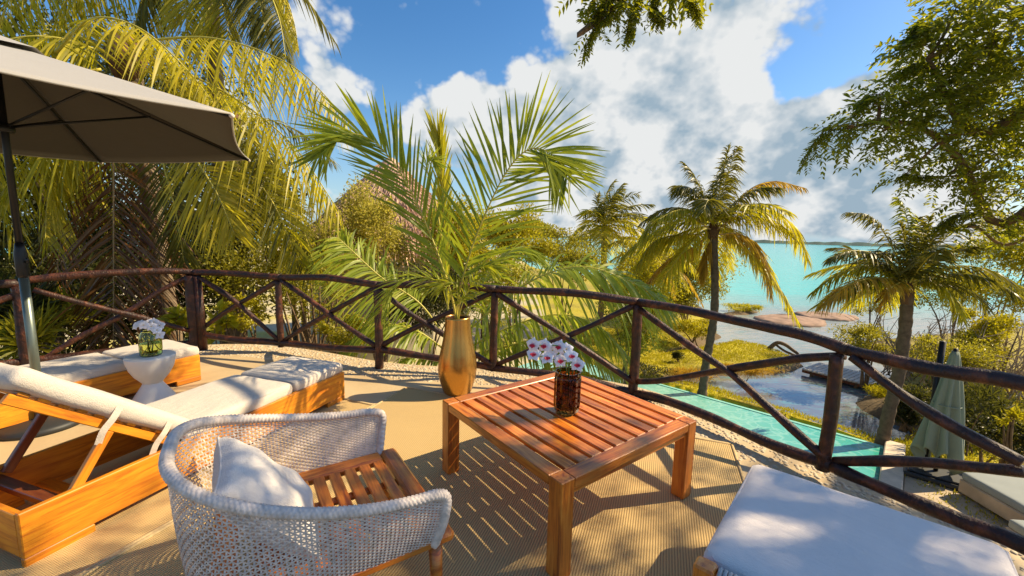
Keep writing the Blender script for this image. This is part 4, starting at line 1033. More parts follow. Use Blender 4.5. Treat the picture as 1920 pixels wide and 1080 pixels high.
# ------------------------------------------------------------------ cushioned seat at the lower right
def make_ottoman():
    K = np.array([1.30, 2.075]); ex = np.array([.757, -.653])
    root = thing('cushioned_seat', 'low teak seat with a thick white cushion, closest to the railing', 'seat', (*K, .010), math.atan2(ex[1], ex[0]))
    # local: x along the far edge to the right, -y towards the house
    Wd, D = .90, .88
    Mc = Matrix.Translation((Wd/2, -D/2, .365))
    link('cushion', cushion_mesh('cushion', Wd, D, .13, M['lavender'], .055, .010, 77), root, Mc)
    e_ = .016; q = [(e_*3, -e_), (Wd-e_*3, -e_), (Wd-e_, -e_*3), (Wd-e_, -D+e_*3), (Wd-e_*3, -D+e_), (e_*3, -D+e_), (e_, -D+e_*3), (e_, -e_*3), (e_*3, -e_)]
    for zz in (.365+.049, .365-.049):
        mb = MB(); P_ = np.concatenate([np.linspace((*a, zz), (*b, zz), 12)[:-1] for a, b in zip(q[:-1], q[1:])]+[[(*q[0], zz)]]); P_[:, 2] += .0025*np.sin(np.arange(len(P_))*.9); mb.tube(P_, .005, 6); mb.build('piping', M['lavender'], root, True)
    for x, y, h in ((.035, -D-.045, .43), (Wd-.035, -D-.045, .43), (.07, -.06, .29), (Wd-.07, -.06, .29)):
        plank('leg', root, (x, y, 0), (x, y, h), .07, .07, M['teak'], up=(0, 1, 0), b=.008)
    for y in (-.06, -D-.045): plank('rail', root, (.11, y, .265), (Wd-.11, y, .265), .05, .06, M['teak'])
    for x in (.07, Wd-.07): plank('side_rail', root, (x, -.1, .265), (x, -D, .265), .05, .06, M['teak'])
    for i in range(9): plank('slat', root, (.10, -.16-i*.095, .285), (Wd-.10, -.16-i*.095, .285), .06, .02, M['teak'])
    # rope lashed round the rail beside the post
    mb = MB(); t = np.linspace(0, 1, 900); a = t*2*PI*48
    mb.tube(np.c_[.08+t*(Wd-.16), -D-.045+.034*np.cos(a), .395+.034*np.sin(a)], .0075, 5); mb.build('rope_wrap', M['rope'], root, True)
    plank('back_rail', root, (.07, -D-.045, .395), (Wd-.07, -D-.045, .395), .045, .045, M['teak'])
make_ottoman()

# ------------------------------------------------------------------ open parasol on the left
def make_parasol():
    c = np.array([-3.70, 3.11]); R = 1.98; zr, za = 2.30, 2.865
    a0 = math.atan2(2.686-c[1], -1.765-c[0])
    root = thing('parasol', 'open taupe parasol with a dark pole beside the loungers', 'parasol', (*c, 0.0))
    Q = [(-1.765-c[0], 2.686-c[1]), (-2.751-c[0], 4.413-c[1]), (-4.70-c[0], 4.84-c[1])]
    C = [np.array([*(Q[k % 3] if k < 3 else (-Q[k % 3][0], -Q[k % 3][1])), zr]) for k in range(6)]; A = np.array([0, 0, za])
    for k in range(6):
        p, q = C[k], C[(k+1) % 6]; n = 14; V = []; F = []
        for i in range(n):
            s = i/(n-1)
            for j in range(n):
                t = j/(n-1); x = A*(1-s)+(p*(1-t)+q*t)*s
                sag = 4*t*(1-t)*s
                ctr = np.array([0, 0, x[2]]); x = x+(ctr-x)*.028*sag*s+np.array([0, 0, -.028*sag])
                V.append(x)
        for i in range(n-1):
            for j in range(n-1): o = i*n+j; F.append((o, o+n, o+n+1, o+1))
        mb = MB(); mb.add(V, F); o = mb.build('canopy_panel', [M['taupe'], M['inner_face']], root, True)
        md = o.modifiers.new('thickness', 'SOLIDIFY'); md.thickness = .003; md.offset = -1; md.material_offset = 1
        # hem
        hem = [V[(n-1)*n+j]-np.array([0, 0, .004]) for j in range(n)]; mb = MB(); mb.tube(hem, .006, 6); mb.build('hem', M['taupe'], root, True)
        e = A+(p-A)*.995-np.array([0, 0, .022]); mb = MB(); mb.tube([A-[0, 0, .06], e], [.011, .009], 8); rb = mb.build('rib', M['polenavy'], root, True)
        mb = MB(); mb.tube([np.array([.03*math.cos(a0+k*PI/3), .03*math.sin(a0+k*PI/3), 2.28]), A+(p-A)*.52-np.array([0, 0, .03])], .009, 8); mb.build('strut', M['polenavy'], rb, True)
        mb = MB(); mb.tube([e, A+(p-A)*1.004-np.array([0, 0, .01])], [.016, .013], 8); mb.build('rib_pocket', M['canvas'], rb, True)
    mb = MB(); V = []; F = []
    for k in range(6):
        p, q = C[k], C[(k+1) % 6]; d = lambda x, s, z: A+(x-A)*s+np.array([0, 0, z])
        o = len(V); V += [A+[0, 0, .05], d(p, .2, .035), d((p+q)/2, .2, .028), d(q, .2, .035)]; F += [(o, o+1, o+2, o+2), (o, o+2, o+3, o+3)]
    mb.add(V, F); mb.build('vent_flap', M['taupe'], root, False)
    mb = MB(); mb.tube([(0, 0, 1.42), (0, 0, za+.07)], [.021, .021], 16); mb.build('upper_pole', M['polenavy'], root, True)
    mb = MB(); mb.tube([(0, 0, .04), (0, 0, 1.2)], [.028, .028], 16); mb.build('lower_pole', M['polegreen'], root, True)
    mb = MB(); mb.lathe([(0, 1.18), (.028, 1.18), (.036, 1.20), (.037, 1.36), (.030, 1.40), (.024, 1.44), (0, 1.44)], 20); mb.tube([(.035, 0, 1.3), (.07, -.02, 1.3), (.075, -.03, 1.33)], .008, 8); mb.build('crank_housing', M['polenavy'], root, True)
    mb = MB(); mb.lathe([(0, 2.24), (.05, 2.24), (.055, 2.26), (.05, 2.30), (0, 2.30)], 18); mb.build('hub', M['polenavy'], root, True)
    mb = MB(); mb.lathe([(0, .07), (.035, .07), (.05, .065), (.24, .05), (.26, .03), (.26, 0), (0, 0)], 36); mb.lathe([(0, .16), (.036, .16), (.038, .06)], 20); mb.build('base_plate', M['basegrey'], root, True)
make_parasol()

# ------------------------------------------------------------------ palms in the view: big leaning fronds on the left
def px_frond(root, q, L, mat, seed, **k):
    o = np.array(root.location)
    P = [at(*p)-o for p in q]
    return frond(root, P, L, mat, seed=seed, **k)
def left_palms():
    c1 = at(235, 95, 7.4)
    r = thing('coconut_palm', 'large yellowing coconut palm with long fronds arching behind the parasol', 'palm tree', (c1[0], c1[1], ZL), 0, 'coconut palms left of the terrace')
    o = np.array(r.location); cl = c1-o
    palm_trunk(r, [(.5, .6, -.3), (.25, .3, 1.5), (.05, .05, cl[2]-.6), cl], .17, .12)
    hang = dict(droop=.75, a0=.25, a1=.8, vee=-.45, n=72, w=.030, r=.022, t0=.05, twist=.75, jit=.07)
    px_frond(r, [(250, 78, 7.3), (400, 72, 7.3), (545, 122, 7.2), (650, 222, 7.0)], 1.25, 'fr_yellow', 1, **hang)
    px_frond(r, [(270, 105, 7.1), (420, 172, 6.9), (545, 268, 6.8), (636, 396, 6.8)], 1.25, 'fr_yellow', 3, **hang)
    px_frond(r, [(270, 130, 7.2), (400, 200, 7.1), (500, 290, 7.0), (560, 410, 6.9), (590, 500, 6.9)], 1.15, 'fr_dark', 4, **hang)
    px_frond(r, [(104, 98, 6.6), (171, 36, 6.6), (260, 52, 6.6), (350, 130, 6.6), (420, 220, 6.7)], .95, 'fr_yellow', 5, **dict(hang, droop=.5))
    flat = dict(twist=.6, jit=.07, droop=.35, a0=.35, a1=.95, vee=.0, n=68, w=.034, r=.02, t0=.12, up=(.1, -1, .35))
    px_frond(r, [(330, 225, 6.9), (373, 306, 6.5), (408, 365, 6.4), (440, 440, 6.35)], .95, 'fr_yellow', 6, **flat)
    px_frond(r, [(400, 240, 7.0), (470, 322, 6.8), (520, 395, 6.7), (558, 490, 6.7)], .80, 'fr_olive', 7, **flat)
    px_frond(r, [(300, 215, 7.2), (305, 300, 7.0), (330, 400, 6.9), (345, 490, 6.9)], .9, 'fr_dark', 8, **flat)
    px_frond(r, [(150, 200, 7.0), (110, 290, 6.8), (90, 370, 6.7), (85, 450, 6.6)], .9, 'fr_yellow', 9, **hang)
    px_frond(r, [(190, 130, 7.0), (60, 150, 6.6), (-60, 230, 6.3), (-140, 330, 6.1)], 1.2, 'fr_yellow', 10, **hang)
    px_frond(r, [(220, 180, 7.0), (150, 230, 6.7), (60, 290, 6.5), (-10, 380, 6.4)], 1.15, 'fr_olive', 11, **hang)
    px_frond(r, [(200, 100, 7.4), (100, 70, 7.0), (0, 80, 6.7), (-100, 150, 6.4)], 1.2, 'fr_olive', 12, **hang)
    # the brown frond that hangs straight down beside the rail
    px_frond(r, [(211, 210, 7.0), (213, 330, 6.75), (213, 450, 6.6), (213, 570, 6.5), (212, 690, 6.45)], 1.15, 'fr_dead', 13, n=84, w=.032, r=.018, t0=.16, twist=.7, jit=.05, droop=.3, a0=.5, a1=.72, vee=.0, up=(0, -1, .1), taper=.7, rach=M['rachis_dry'])
    px_frond(r, [(270, 260, 7.3), (290, 380, 7.1), (300, 500, 7.0), (308, 620, 6.9)], .9, 'fr_dead', 14, n=70, w=.024, r=.016, t0=.1, droop=.4, a0=.6, a1=.8, vee=0, up=(.2, -1, .1), rach=M['rachis_dry'])
    px_frond(r, [(160, 260, 7.3), (130, 370, 7.1), (110, 480, 7.0), (100, 590, 7.0)], .8, 'fr_dead', 15, n=70, w=.024, r=.016, t0=.1, droop=.5, a0=.5, a1=.8, vee=0, up=(-.2, -1, .1), rach=M['rachis_dry'])
    mb = MB(); mb.tube([cl-[0, 0, .5], cl-[0, 0, .1], cl+[0, 0, .25]], [.16, .30, .12], 12); mb.build('husk', M['husk'], r, True)
    # a taller one whose crown stands above the picture
    c2 = at(390, -150, 9.4)
    r = thing('coconut_palm', 'tall coconut palm whose dark fronds hang from the top of the picture', 'palm tree', (c2[0], c2[1], ZL), 0, 'coconut palms left of the terrace')
    o = np.array(r.location); cl = c2-o
    palm_trunk(r, [(-1.2, 1.2, -.3), (-.7, .8, 2.0), (-.1, .1, cl[2]-.6), cl], .18, .12)
    for k, (q, L, mt) in enumerate((
            ([(430, -110, 8.9), (490, -40, 8.5), (522, 30, 8.3), (536, 110, 8.2)], .9, 'fr_dark'),
            ([(420, -100, 9.0), (460, -60, 8.7), (485, 0, 8.6), (500, 70, 8.5)], .9, 'fr_dark'),
            ([(370, -90, 8.8), (400, -30, 8.5), (420, 20, 8.4), (430, 80, 8.3)], .9, 'fr_olive'),
            ([(330, -100, 9.0), (290, -50, 8.8), (265, 0, 8.7), (250, 60, 8.6)], .9, 'fr_dark'),
            ([(300, -120, 8.9), (210, -80, 8.6), (140, -20, 8.4), (95, 60, 8.3)], .95, 'fr_olive'),
            ([(260, -130, 8.9), (130, -110, 8.5), (40, -40, 8.2), (-10, 60, 8.1)], 1.0, 'fr_yellow'),
            ([(450, -120, 9.8), (520, -40, 10.0), (548, 30, 10.1), (560, 90, 10.1)], .6, 'fr_yellow'),
            ([(340, -80, 8.6), (345, -20, 8.4), (350, 30, 8.3), (350, 80, 8.3)], .7, 'fr_yellow'))):
        px_frond(r, q, L, mt, 40+k, **dict(hang, w=.034, n=76))
    crown(r, cl, 9, 3.0, .85, ('fr_olive', 'fr_olive', 'fr_dark'), 61, emin=-.1, emax=1.2, nl=44)
    # one farther back that fills the gap over the hut
    for (u, v, Y, R, sd, lab, mts) in ((440, 225, 11.0, 2.9, 62, 'bushy coconut palm standing farther back, left of the thatched roof', ('fr_olive', 'fr_dark', 'fr_olive')),
                                       (60, 215, 10.5, 3.2, 63, 'coconut palm at the far left behind the parasol canopy', ('fr_olive', 'fr_dark', 'fr_olive')),
                                       (-190, 120, 7.6, 3.0, 64, 'coconut palm partly cut by the left edge of the view', ('fr_olive', 'fr_dark', 'fr_olive'))):
        c = at(u, v, Y)
        r = thing('coconut_palm', lab, 'palm tree', (c[0], c[1], ZL), 0, 'coconut palms left of the terrace'); cl = c-np.array(r.location)
        palm_trunk(r, [(-.4, .3, -.3), (-.3, .2, 2), (0, 0, cl[2])], .17, .11)
        crown(r, cl, 9 if sd == 62 else 15, R, .95, mts, sd, emin=-.7, emax=1.2, nl=52, w=.038, droop=.85)
left_palms()

def mid_palm():
    b = np.array([*at(845, 640, 7.15)[:2], ZL])
    r = thing('young_palm', 'young coconut palm with bright broad fronds rising just beyond the railing', 'palm tree', b)
    o = np.array(b); cl = at(846, 618, 7.15)-o
    palm_trunk(r, [(0, 0, -.3), (.03, .02, 1.4), cl-[0, 0, .2]], .15, .11)
    F = dict(n=88, w=.036, r=.02, stations=6, twist=.7)
    px_frond(r, [(850, 660, 7.12), (887, 612, 6.88), (993, 529, 6.56), (1090, 500, 6.44), (1180, 527, 6.38), (1236, 556, 6.38)], 1.40, 'fr_lime', 1, **dict(F, n=92, w=.046, droop=.75, a0=.3, a1=.85, vee=.25, t0=.08, up=(0, -.35, 1)), rach=M['rachis'])
    px_frond(r, [(845, 650, 7.25), (790, 572, 7.15), (716, 521, 7.00), (660, 470, 6.88), (634, 446, 6.81)], 1.16, 'fr_lime', 2, **dict(F, droop=.55, a0=.35, a1=.9, t0=.25, up=(.1, -.6, .8)))
    px_frond(r, [(850, 670, 7.00), (930, 655, 6.69), (1010, 636, 6.50), (1090, 645, 6.38), (1160, 690, 6.31)], 0.92, 'fr_lime', 3, **dict(F, w=.042, droop=.8, a0=.25, a1=.8, t0=.1, vee=.0))
    px_frond(r, [(850, 670, 7.00), (940, 620, 7.00), (1040, 590, 7.00), (1120, 610, 7.00), (1180, 670, 7.00)], 0.92, 'fr_lime', 4, **dict(F, droop=.9, a0=.25, a1=.8, t0=.15))
    px_frond(r, [(840, 660, 7.12), (780, 620, 6.94), (710, 608, 6.81), (655, 640, 6.75)], 0.92, 'fr_lime', 5, **dict(F, n=74, droop=.8, t0=.15))
    px_frond(r, [(850, 650, 7.38), (900, 540, 7.75), (960, 470, 8.00), (1010, 480, 8.12)], 1.04, 'fr_lime', 7, **dict(F, n=80, droop=.5, t0=.2))
    px_frond(r, [(846, 660, 7.25), (836, 520, 7.50), (832, 400, 7.62), (826, 300, 7.62), (822, 258, 7.62)], 0.67, 'fr_spear', 8, **dict(F, n=90, w=.034, droop=.03, a0=1.40, a1=1.34, t0=.15, vee=.02, up=(0, -1, .1), taper=.8, jit=.05))
    px_frond(r, [(832, 470, 7.50), (815, 370, 7.50), (800, 315, 7.50), (808, 300, 7.44), (822, 312, 7.38)], 0.43, 'fr_lime', 9, **dict(F, n=26, w=.02, droop=.1, a0=1.1, a1=1.2, t0=.45, up=(0, -1, .1)))
    px_frond(r, [(850, 690, 6.88), (960, 700, 6.62), (1060, 690, 6.50), (1150, 720, 6.44)], 0.85, 'fr_olive', 11, **dict(F, n=70, droop=.9, t0=.1))
    px_frond(r, [(848, 680, 6.88), (780, 668, 6.75), (740, 690, 6.69), (715, 740, 6.69)], 0.73, 'fr_lime', 12, **dict(F, n=60, droop=.8, t0=.1))
mid_palm()

def far_palms():
    # slender palm by the pool
    b = gz(1316, 738, ZL); c = at(1338, 425, b[1])
    r = thing('coconut_palm', 'slender coconut palm with rusty hanging fronds beside the pool edge', 'palm tree', b); cl = c-b
    palm_trunk(r, [(0, 0, -.3), (.05, 0, 1.0), (.15, 0, 2.6), cl], .125, .10, 'trunk_dark')
    crown(r, cl, 27, 2.75, .80, ('fr_dark', 'fr_olive', 'fr_yellow'), 71, clear=True, emin=-.4, emax=1.45, nl=76, w=.036, droop=.75, k0=.55)
    for k, (q, L, mt) in enumerate((([(1345, 425), (1400, 360), (1450, 340), (1508, 352)], .42, 'fr_dry'), ([(1345, 430), (1400, 395), (1450, 398), (1490, 430), (1513, 485)], .62, 'fr_yellow'),
                                    ([(1345, 440), (1390, 440), (1425, 475), (1445, 550)], .55, 'fr_dry'), ([(1330, 440), (1270, 440), (1225, 455), (1195, 500)], .6, 'fr_yellow'),
                                    ([(1330, 440), (1290, 470), (1250, 490), (1215, 530)], .55, 'fr_dry'), ([(1335, 445), (1325, 480), (1318, 520)], .4, 'fr_dry'), ([(1332, 430), (1280, 400), (1235, 405), (1205, 440)], .6, 'fr_olive'))):
        px_frond(r, [(u, v, b[1]+[.2, -.3, -.5, .2, .4, -.1, -.6][k]) for u, v in q], L*1.35, mt, 90+k, n=76, w=.036, droop=1.1, r=.018, rach=M['rachis_dry'], stations=4)
    # the palm on the right, nearer the lower deck
    b = gz(1652, 832, ZL); c = at(1702, 540, b[1]-.1)
    r = thing('coconut_palm', 'coconut palm with a curved trunk at the right end of the pool', 'palm tree', b); cl = c-b
    palm_trunk(r, [(0, 0, -.3)]+[at(u, v, b[1]-.05)-b for u, v in ((1665, 780), (1684, 705), (1696, 625))]+[cl], .125, .115, 'trunk_dark')
    crown(r, cl, 20, 2.0, .62, ('fr_dark', 'fr_dark', 'fr_olive'), 72, clear=True, emin=.1, emax=1.45, nl=60, w=.036, droop=.55, k0=.48)
    for k, (q, L, mt) in enumerate((([(1695, 530), (1640, 500), (1580, 510), (1525, 548)], .5, 'fr_olive'), ([(1695, 525), (1650, 480), (1600, 470), (1560, 482)], .5, 'fr_dark'), ([(1700, 520), (1660, 440), (1630, 405), (1590, 398)], .45, 'fr_dark'),
                                    ([(1705, 515), (1705, 440), (1695, 390), (1682, 372)], .4, 'fr_green'), ([(1710, 530), (1780, 500), (1850, 505), (1915, 540)], .5, 'fr_dark'), ([(1710, 535), (1750, 530), (1785, 555), (1805, 600)], .4, 'fr_olive'),
                                    ([(1712, 520), (1760, 460), (1800, 425), (1830, 415)], .5, 'fr_dark'), ([(1698, 535), (1650, 520), (1590, 535), (1545, 570)], .5, 'fr_dry'), ([(1700, 545), (1690, 530), (1665, 545), (1650, 575)], .3, 'fr_dry'))):
        px_frond(r, [(u, v, b[1]-.1+[.3, -.4, .2, .5, -.3, -.5, .4, -.6, -.6][k]*min(1, i*.5)) for i, (u, v) in enumerate(q)], L*1.25, mt, 110+k, n=66, w=.034, droop=.85, r=.015, stations=4)
    # the one behind, over the shrubs
    c = at(1133, 425, 21.); b = np.array([c[0], c[1], ZL])
    r = thing('coconut_palm', 'smaller dark coconut palm rising from the shrubs left of the slender one', 'palm tree', b); cl = c-b
    palm_trunk(r, [(0, 0, -.3), (.1, 0, 2), cl], .17, .15)
    crown(r, cl, 30, 2.9, 1.0, ('fr_dark', 'fr_olive', 'fr_olive'), 73, emin=-.5, emax=1.45, nl=36, w=.06, droop=.5, k0=.45, wind=(.25, 0, 0))
    # dwarf one at the shore edge, right of it
    c = at(1215, 470, 19.); b = np.array([c[0], c[1], ZL])
    r = thing('coconut_palm', 'low rusty palm crown between the shrubs and the slender palm', 'palm tree', b); cl = c-b
    palm_trunk(r, [(0, 0, -.3), (.1, 0, 2), cl], .17, .15)
    crown(r, cl, 18, 2.3, .7, ('fr_olive', 'fr_yellow', 'fr_dry'), 74, emin=-.5, emax=1.0, nl=32, w=.06, droop=.7, k0=.55)
far_palms()

# ------------------------------------------------------------------ shrubs and small trees
def px_bush(name, label, cat, u, v, Y, ru, rv, n, leaf, mat, seed, group=None, base=ZL, ry=None, **k):
    c = at(u, v, Y); s = Y/FOC
    return bush(name, label, cat, (c[0], c[1], base), c, (ru*s, (ry or ru*s*.8), rv*s), n, leaf, mat, seed, group, **k)
def shrubs():
    G1 = 'shrubs behind the left railing'
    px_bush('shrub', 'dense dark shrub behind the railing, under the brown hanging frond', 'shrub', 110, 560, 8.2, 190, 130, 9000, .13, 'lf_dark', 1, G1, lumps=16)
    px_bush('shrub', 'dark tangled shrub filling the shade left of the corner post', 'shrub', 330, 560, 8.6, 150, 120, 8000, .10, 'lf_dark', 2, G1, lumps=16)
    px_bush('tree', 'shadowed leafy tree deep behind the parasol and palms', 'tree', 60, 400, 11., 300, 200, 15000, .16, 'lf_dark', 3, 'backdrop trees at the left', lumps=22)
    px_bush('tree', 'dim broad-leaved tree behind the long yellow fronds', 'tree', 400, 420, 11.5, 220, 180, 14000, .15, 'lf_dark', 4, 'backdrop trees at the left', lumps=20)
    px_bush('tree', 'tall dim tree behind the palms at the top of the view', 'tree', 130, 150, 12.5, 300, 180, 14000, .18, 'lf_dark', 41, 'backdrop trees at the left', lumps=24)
    px_bush('shrub', 'sunlit olive shrub below the long fronds, right of the corner post', 'shrub', 490, 500, 9.5, 130, 75, 6000, .085, 'lf_shrub', 5, G1, lumps=14)
    px_bush('small_tree', 'small two-stemmed tree with sparse leaves behind the middle of the railing', 'tree', 590, 570, 8.2, 105, 85, 3400, .075, 'lf_shrub', 6, lumps=16, lr=.30, stems=7, sr=.028)
    px_bush('tree', 'airy yellow green tree in front of the thatched hut', 'tree', 715, 415, 11.2, 95, 115, 9500, .095, 'lf_pale', 7, lumps=24, lr=.30)
    px_bush('tree', 'second airy yellow green tree, between the vase fronds and the thatched roof', 'tree', 850, 440, 12.5, 95, 90, 8000, .11, 'lf_bright', 73, lumps=20, lr=.32)
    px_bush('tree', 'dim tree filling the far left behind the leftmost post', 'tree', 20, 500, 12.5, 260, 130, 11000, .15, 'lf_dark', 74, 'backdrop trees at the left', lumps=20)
    px_bush('shrub', 'olive shrub low behind the railing between the corner post and the next upright', 'shrub', 455, 585, 7.4, 52, 36, 1500, .07, 'lf_bright', 75, G1, lumps=14, lr=.32)
    px_bush('shrub', 'lime shrub low behind the railing left of the golden vase', 'shrub', 655, 620, 7.4, 58, 38, 1700, .075, 'lf_bright', 76, G1, lumps=14, lr=.32)
    px_bush('shrub', 'lime shrub glowing behind the top rail left of the young palm', 'shrub', 560, 480, 9.0, 90, 50, 3600, .08, 'lf_bright', 77, G1, lumps=14, lr=.36)
    px_bush('shrub', 'pale sparse shrub at the foot of the thatched hut', 'shrub', 620, 470, 10.6, 70, 80, 4200, .08, 'lf_pale', 8, G1, lumps=14)
    for k, (u, v) in enumerate(((340, 603), (395, 612), (415, 600), (322, 598))):
        r = px_bush('broadleaf_plant', ['lime broad-leaved plant just left of the corner post foot', 'lime broad-leaved plant just right of the corner post foot', 'small lime plant farther right behind the bottom rail', 'lime plant behind the white flowers'][k], 'plant', u, v, 6.4, 26, 20, 26, .20, 'lf_bright', 20+k, 'lime plants at the foot of the railing', lumps=4, asp=.85, stems=3, sr=.012)
    for k, (u, v, Y) in enumerate(((30, 590, 6.4), (110, 610, 6.6), (-40, 560, 6.5), (60, 640, 6.0))):
        px_bush('strappy_plant', ['narrow-leaved dark plant just behind the leftmost railing post', 'narrow-leaved olive plant between the parasol pole and the brown hanging frond', 'narrow-leaved dark plant cut by the left edge of the view', 'narrow-leaved olive plant low behind the raised lounger back'][k], 'plant', u, v, Y, 60, 38, 240, .42, 'lf_shrub' if k % 2 else 'lf_dark', 30+k, 'strappy plants behind the left railing', lumps=6, asp=.12, stems=3, sr=.01)
    # between the vase fronds and the lake
    G2 = 'sunny trees beyond the young palm'
    px_bush('tree', 'bright yellow green tree right of the palm fronds in the vase', 'tree', 965, 440, 17., 75, 62, 9000, .13, 'lf_bright', 50, G2, lumps=18)
    px_bush('tree', 'olive green tree below the small dark palm', 'tree', 1060, 475, 18., 85, 52, 8000, .13, 'lf_shrub', 51, G2, lumps=16)
    px_bush('tree', 'green tree half hidden by the broad young fronds', 'tree', 920, 540, 13., 110, 70, 9000, .10, 'lf_shrub', 52, G2, lumps=16)
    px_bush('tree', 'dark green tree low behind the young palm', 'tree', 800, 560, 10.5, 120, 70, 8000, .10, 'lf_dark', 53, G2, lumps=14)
    px_bush('shrub', 'rounded sea grape bush behind the slender palm', 'shrub', 1292, 528, 22., 84, 88, 16000, .15, 'lf_shrub', 54, None, lumps=26, lr=.42)
    px_bush('shrub', 'golden olive shrub left of the rounded sea grape bush', 'shrub', 1195, 545, 17., 75, 62, 8000, .12, 'lf_bright', 78, None, lumps=18)
    px_bush('shrub', 'low golden shrub at the root of the slender palm trunk', 'shrub', 1300, 618, 17.5, 48, 28, 3500, .10, 'lf_bright', 55, None, lumps=10)
    px_bush('shrub', 'shaded olive shrub below the broad young fronds', 'shrub', 1180, 610, 12., 90, 60, 6000, .10, 'lf_shrub', 56, None, lumps=12)
    px_bush('shrub', 'dark shrub hugging the left end of the lawn', 'shrub', 1215, 700, 13.2, 50, 16, 2200, .07, 'lf_dark', 57, None, lumps=10)
    px_bush('clipped_bush', 'small dark round bush alone on the lawn', 'bush', 1271, 664, 14.9, 11, 10, 900, .07, 'lf_dark', 58, None, lumps=6, lr=.6, stems=2)
    # far treeline at the left of the lake
    px_bush('tree', 'hazy tree on the lake shore left of the small palm', 'tree', 1000, 432, 60., 60, 17, 3000, .5, 'lf_shrub', 59, 'trees on the far left shore', lumps=12)
    px_bush('tree', 'hazy tree on the lake shore behind the vase fronds', 'tree', 890, 430, 55., 70, 22, 3000, .5, 'lf_shrub', 60, 'trees on the far left shore', lumps=12)
    # right-hand shore: bright foliage with grey twigs in front
    G3 = 'shrubs on the right-hand shore'
    px_bush('shrub', 'lime shrub under the right palm, between its trunk and the picture edge', 'shrub', 1800, 545, 15., 120, 48, 9000, .11, 'lf_bright', 61, G3, lumps=18)
    px_bush('shrub', 'yellow green shrub at the right edge, below the overhanging tree', 'shrub', 1900, 470, 15.5, 110, 70, 9000, .12, 'lf_bright', 62, G3, lumps=18)
    px_bush('shrub', 'sparse olive shrub at the water left of the right palm trunk', 'shrub', 1632, 560, 16., 70, 60, 2400, .10, 'lf_shrub', 63, G3, lumps=14, lr=.28)
    px_bush('shrub', 'low olive shrub on the bank behind the top rail', 'shrub', 1630, 632, 13., 58, 26, 3200, .08, 'lf_shrub', 64, G3, lumps=12)
    px_bush('shrub', 'golden shrub below the grey twigs at the right edge', 'shrub', 1880, 625, 11.5, 90, 55, 5200, .09, 'lf_bright', 65, G3, lumps=14, lr=.3)
    px_bush('shrub', 'olive shrub right of the curved palm trunk, behind the top rail', 'shrub', 1770, 665, 11., 80, 35, 4200, .08, 'lf_shrub', 66, G3, lumps=14)
    px_bush('shrub', 'dark hedge-like shrub behind the closed parasol', 'shrub', 1860, 775, 9.6, 150, 70, 9000, .10, 'lf_dark', 67, G3, lumps=18)
    px_bush('shrub', 'dark shrub in the shade between the palm trunk and the closed parasol', 'shrub', 1705, 760, 9.9, 45, 42, 4000, .08, 'lf_dark', 68, G3, lumps=12)
    px_bush('strappy_plant', 'dark plant with sword-like leaves right of the closed parasol', 'plant', 1835, 760, 8.6, 45, 34, 220, .40, 'lf_dark', 69, None, lumps=5, asp=.10, stems=2, sr=.01)
    px_bush('shrub', 'sunlit yellow sprig at the right edge near the lower rail', 'shrub', 1905, 785, 7.9, 32, 22, 160, .11, 'lf_bright', 70, None, lumps=5)
    px_bush('shrub', 'sunlit yellow sprig beside the closed parasol', 'shrub', 1845, 842, 7.9, 22, 12, 110, .10, 'lf_bright', 71, None, lumps=5)
    for k, (u, v, Y) in enumerate(((1790, 615, 12.5), (1870, 655, 11.5), (1700, 600, 14.), (1930, 600, 12.))):
        c = at(u, v, Y); root = thing('dead_bush', ['bare grey twiggy bush right of the curved palm trunk', 'bare grey twigs low at the right edge', 'bare twigs by the water left of the trunk', 'bare grey twigs under the overhanging tree'][k], 'bush', (c[0], c[1], ZL), 0, 'bare twiggy bushes on the right')
        rg = np.random.default_rng(200+k); mb = MB(); cl = c-np.array(root.location)
        for i in range(28):
            e = cl+rg.normal(0, 1, 3)*np.array([.95, .7, .42]); b = np.array([rg.normal(0, .4), rg.normal(0, .3), 0])
            S = spline([b, b*.4+e*.5+rg.normal(0, .2, 3)+[0, 0, .2], e], 9); mb.tube(S, np.linspace(.02, .006, 9), 5)
            for j in range(5):
                s = S[rg.integers(3, 9)]; e2 = s+nrm(rg.normal(0, 1, 3)+[0, 0, .2])*rg.uniform(.25, .7); mb.tube(spline([s, (s+e2)/2+rg.normal(0, .05, 3), e2], 5), np.linspace(.009, .003, 5), 4, caps=False)
        mb.build('twigs', M['drybranch'], root, True, 'stuff')
shrubs()

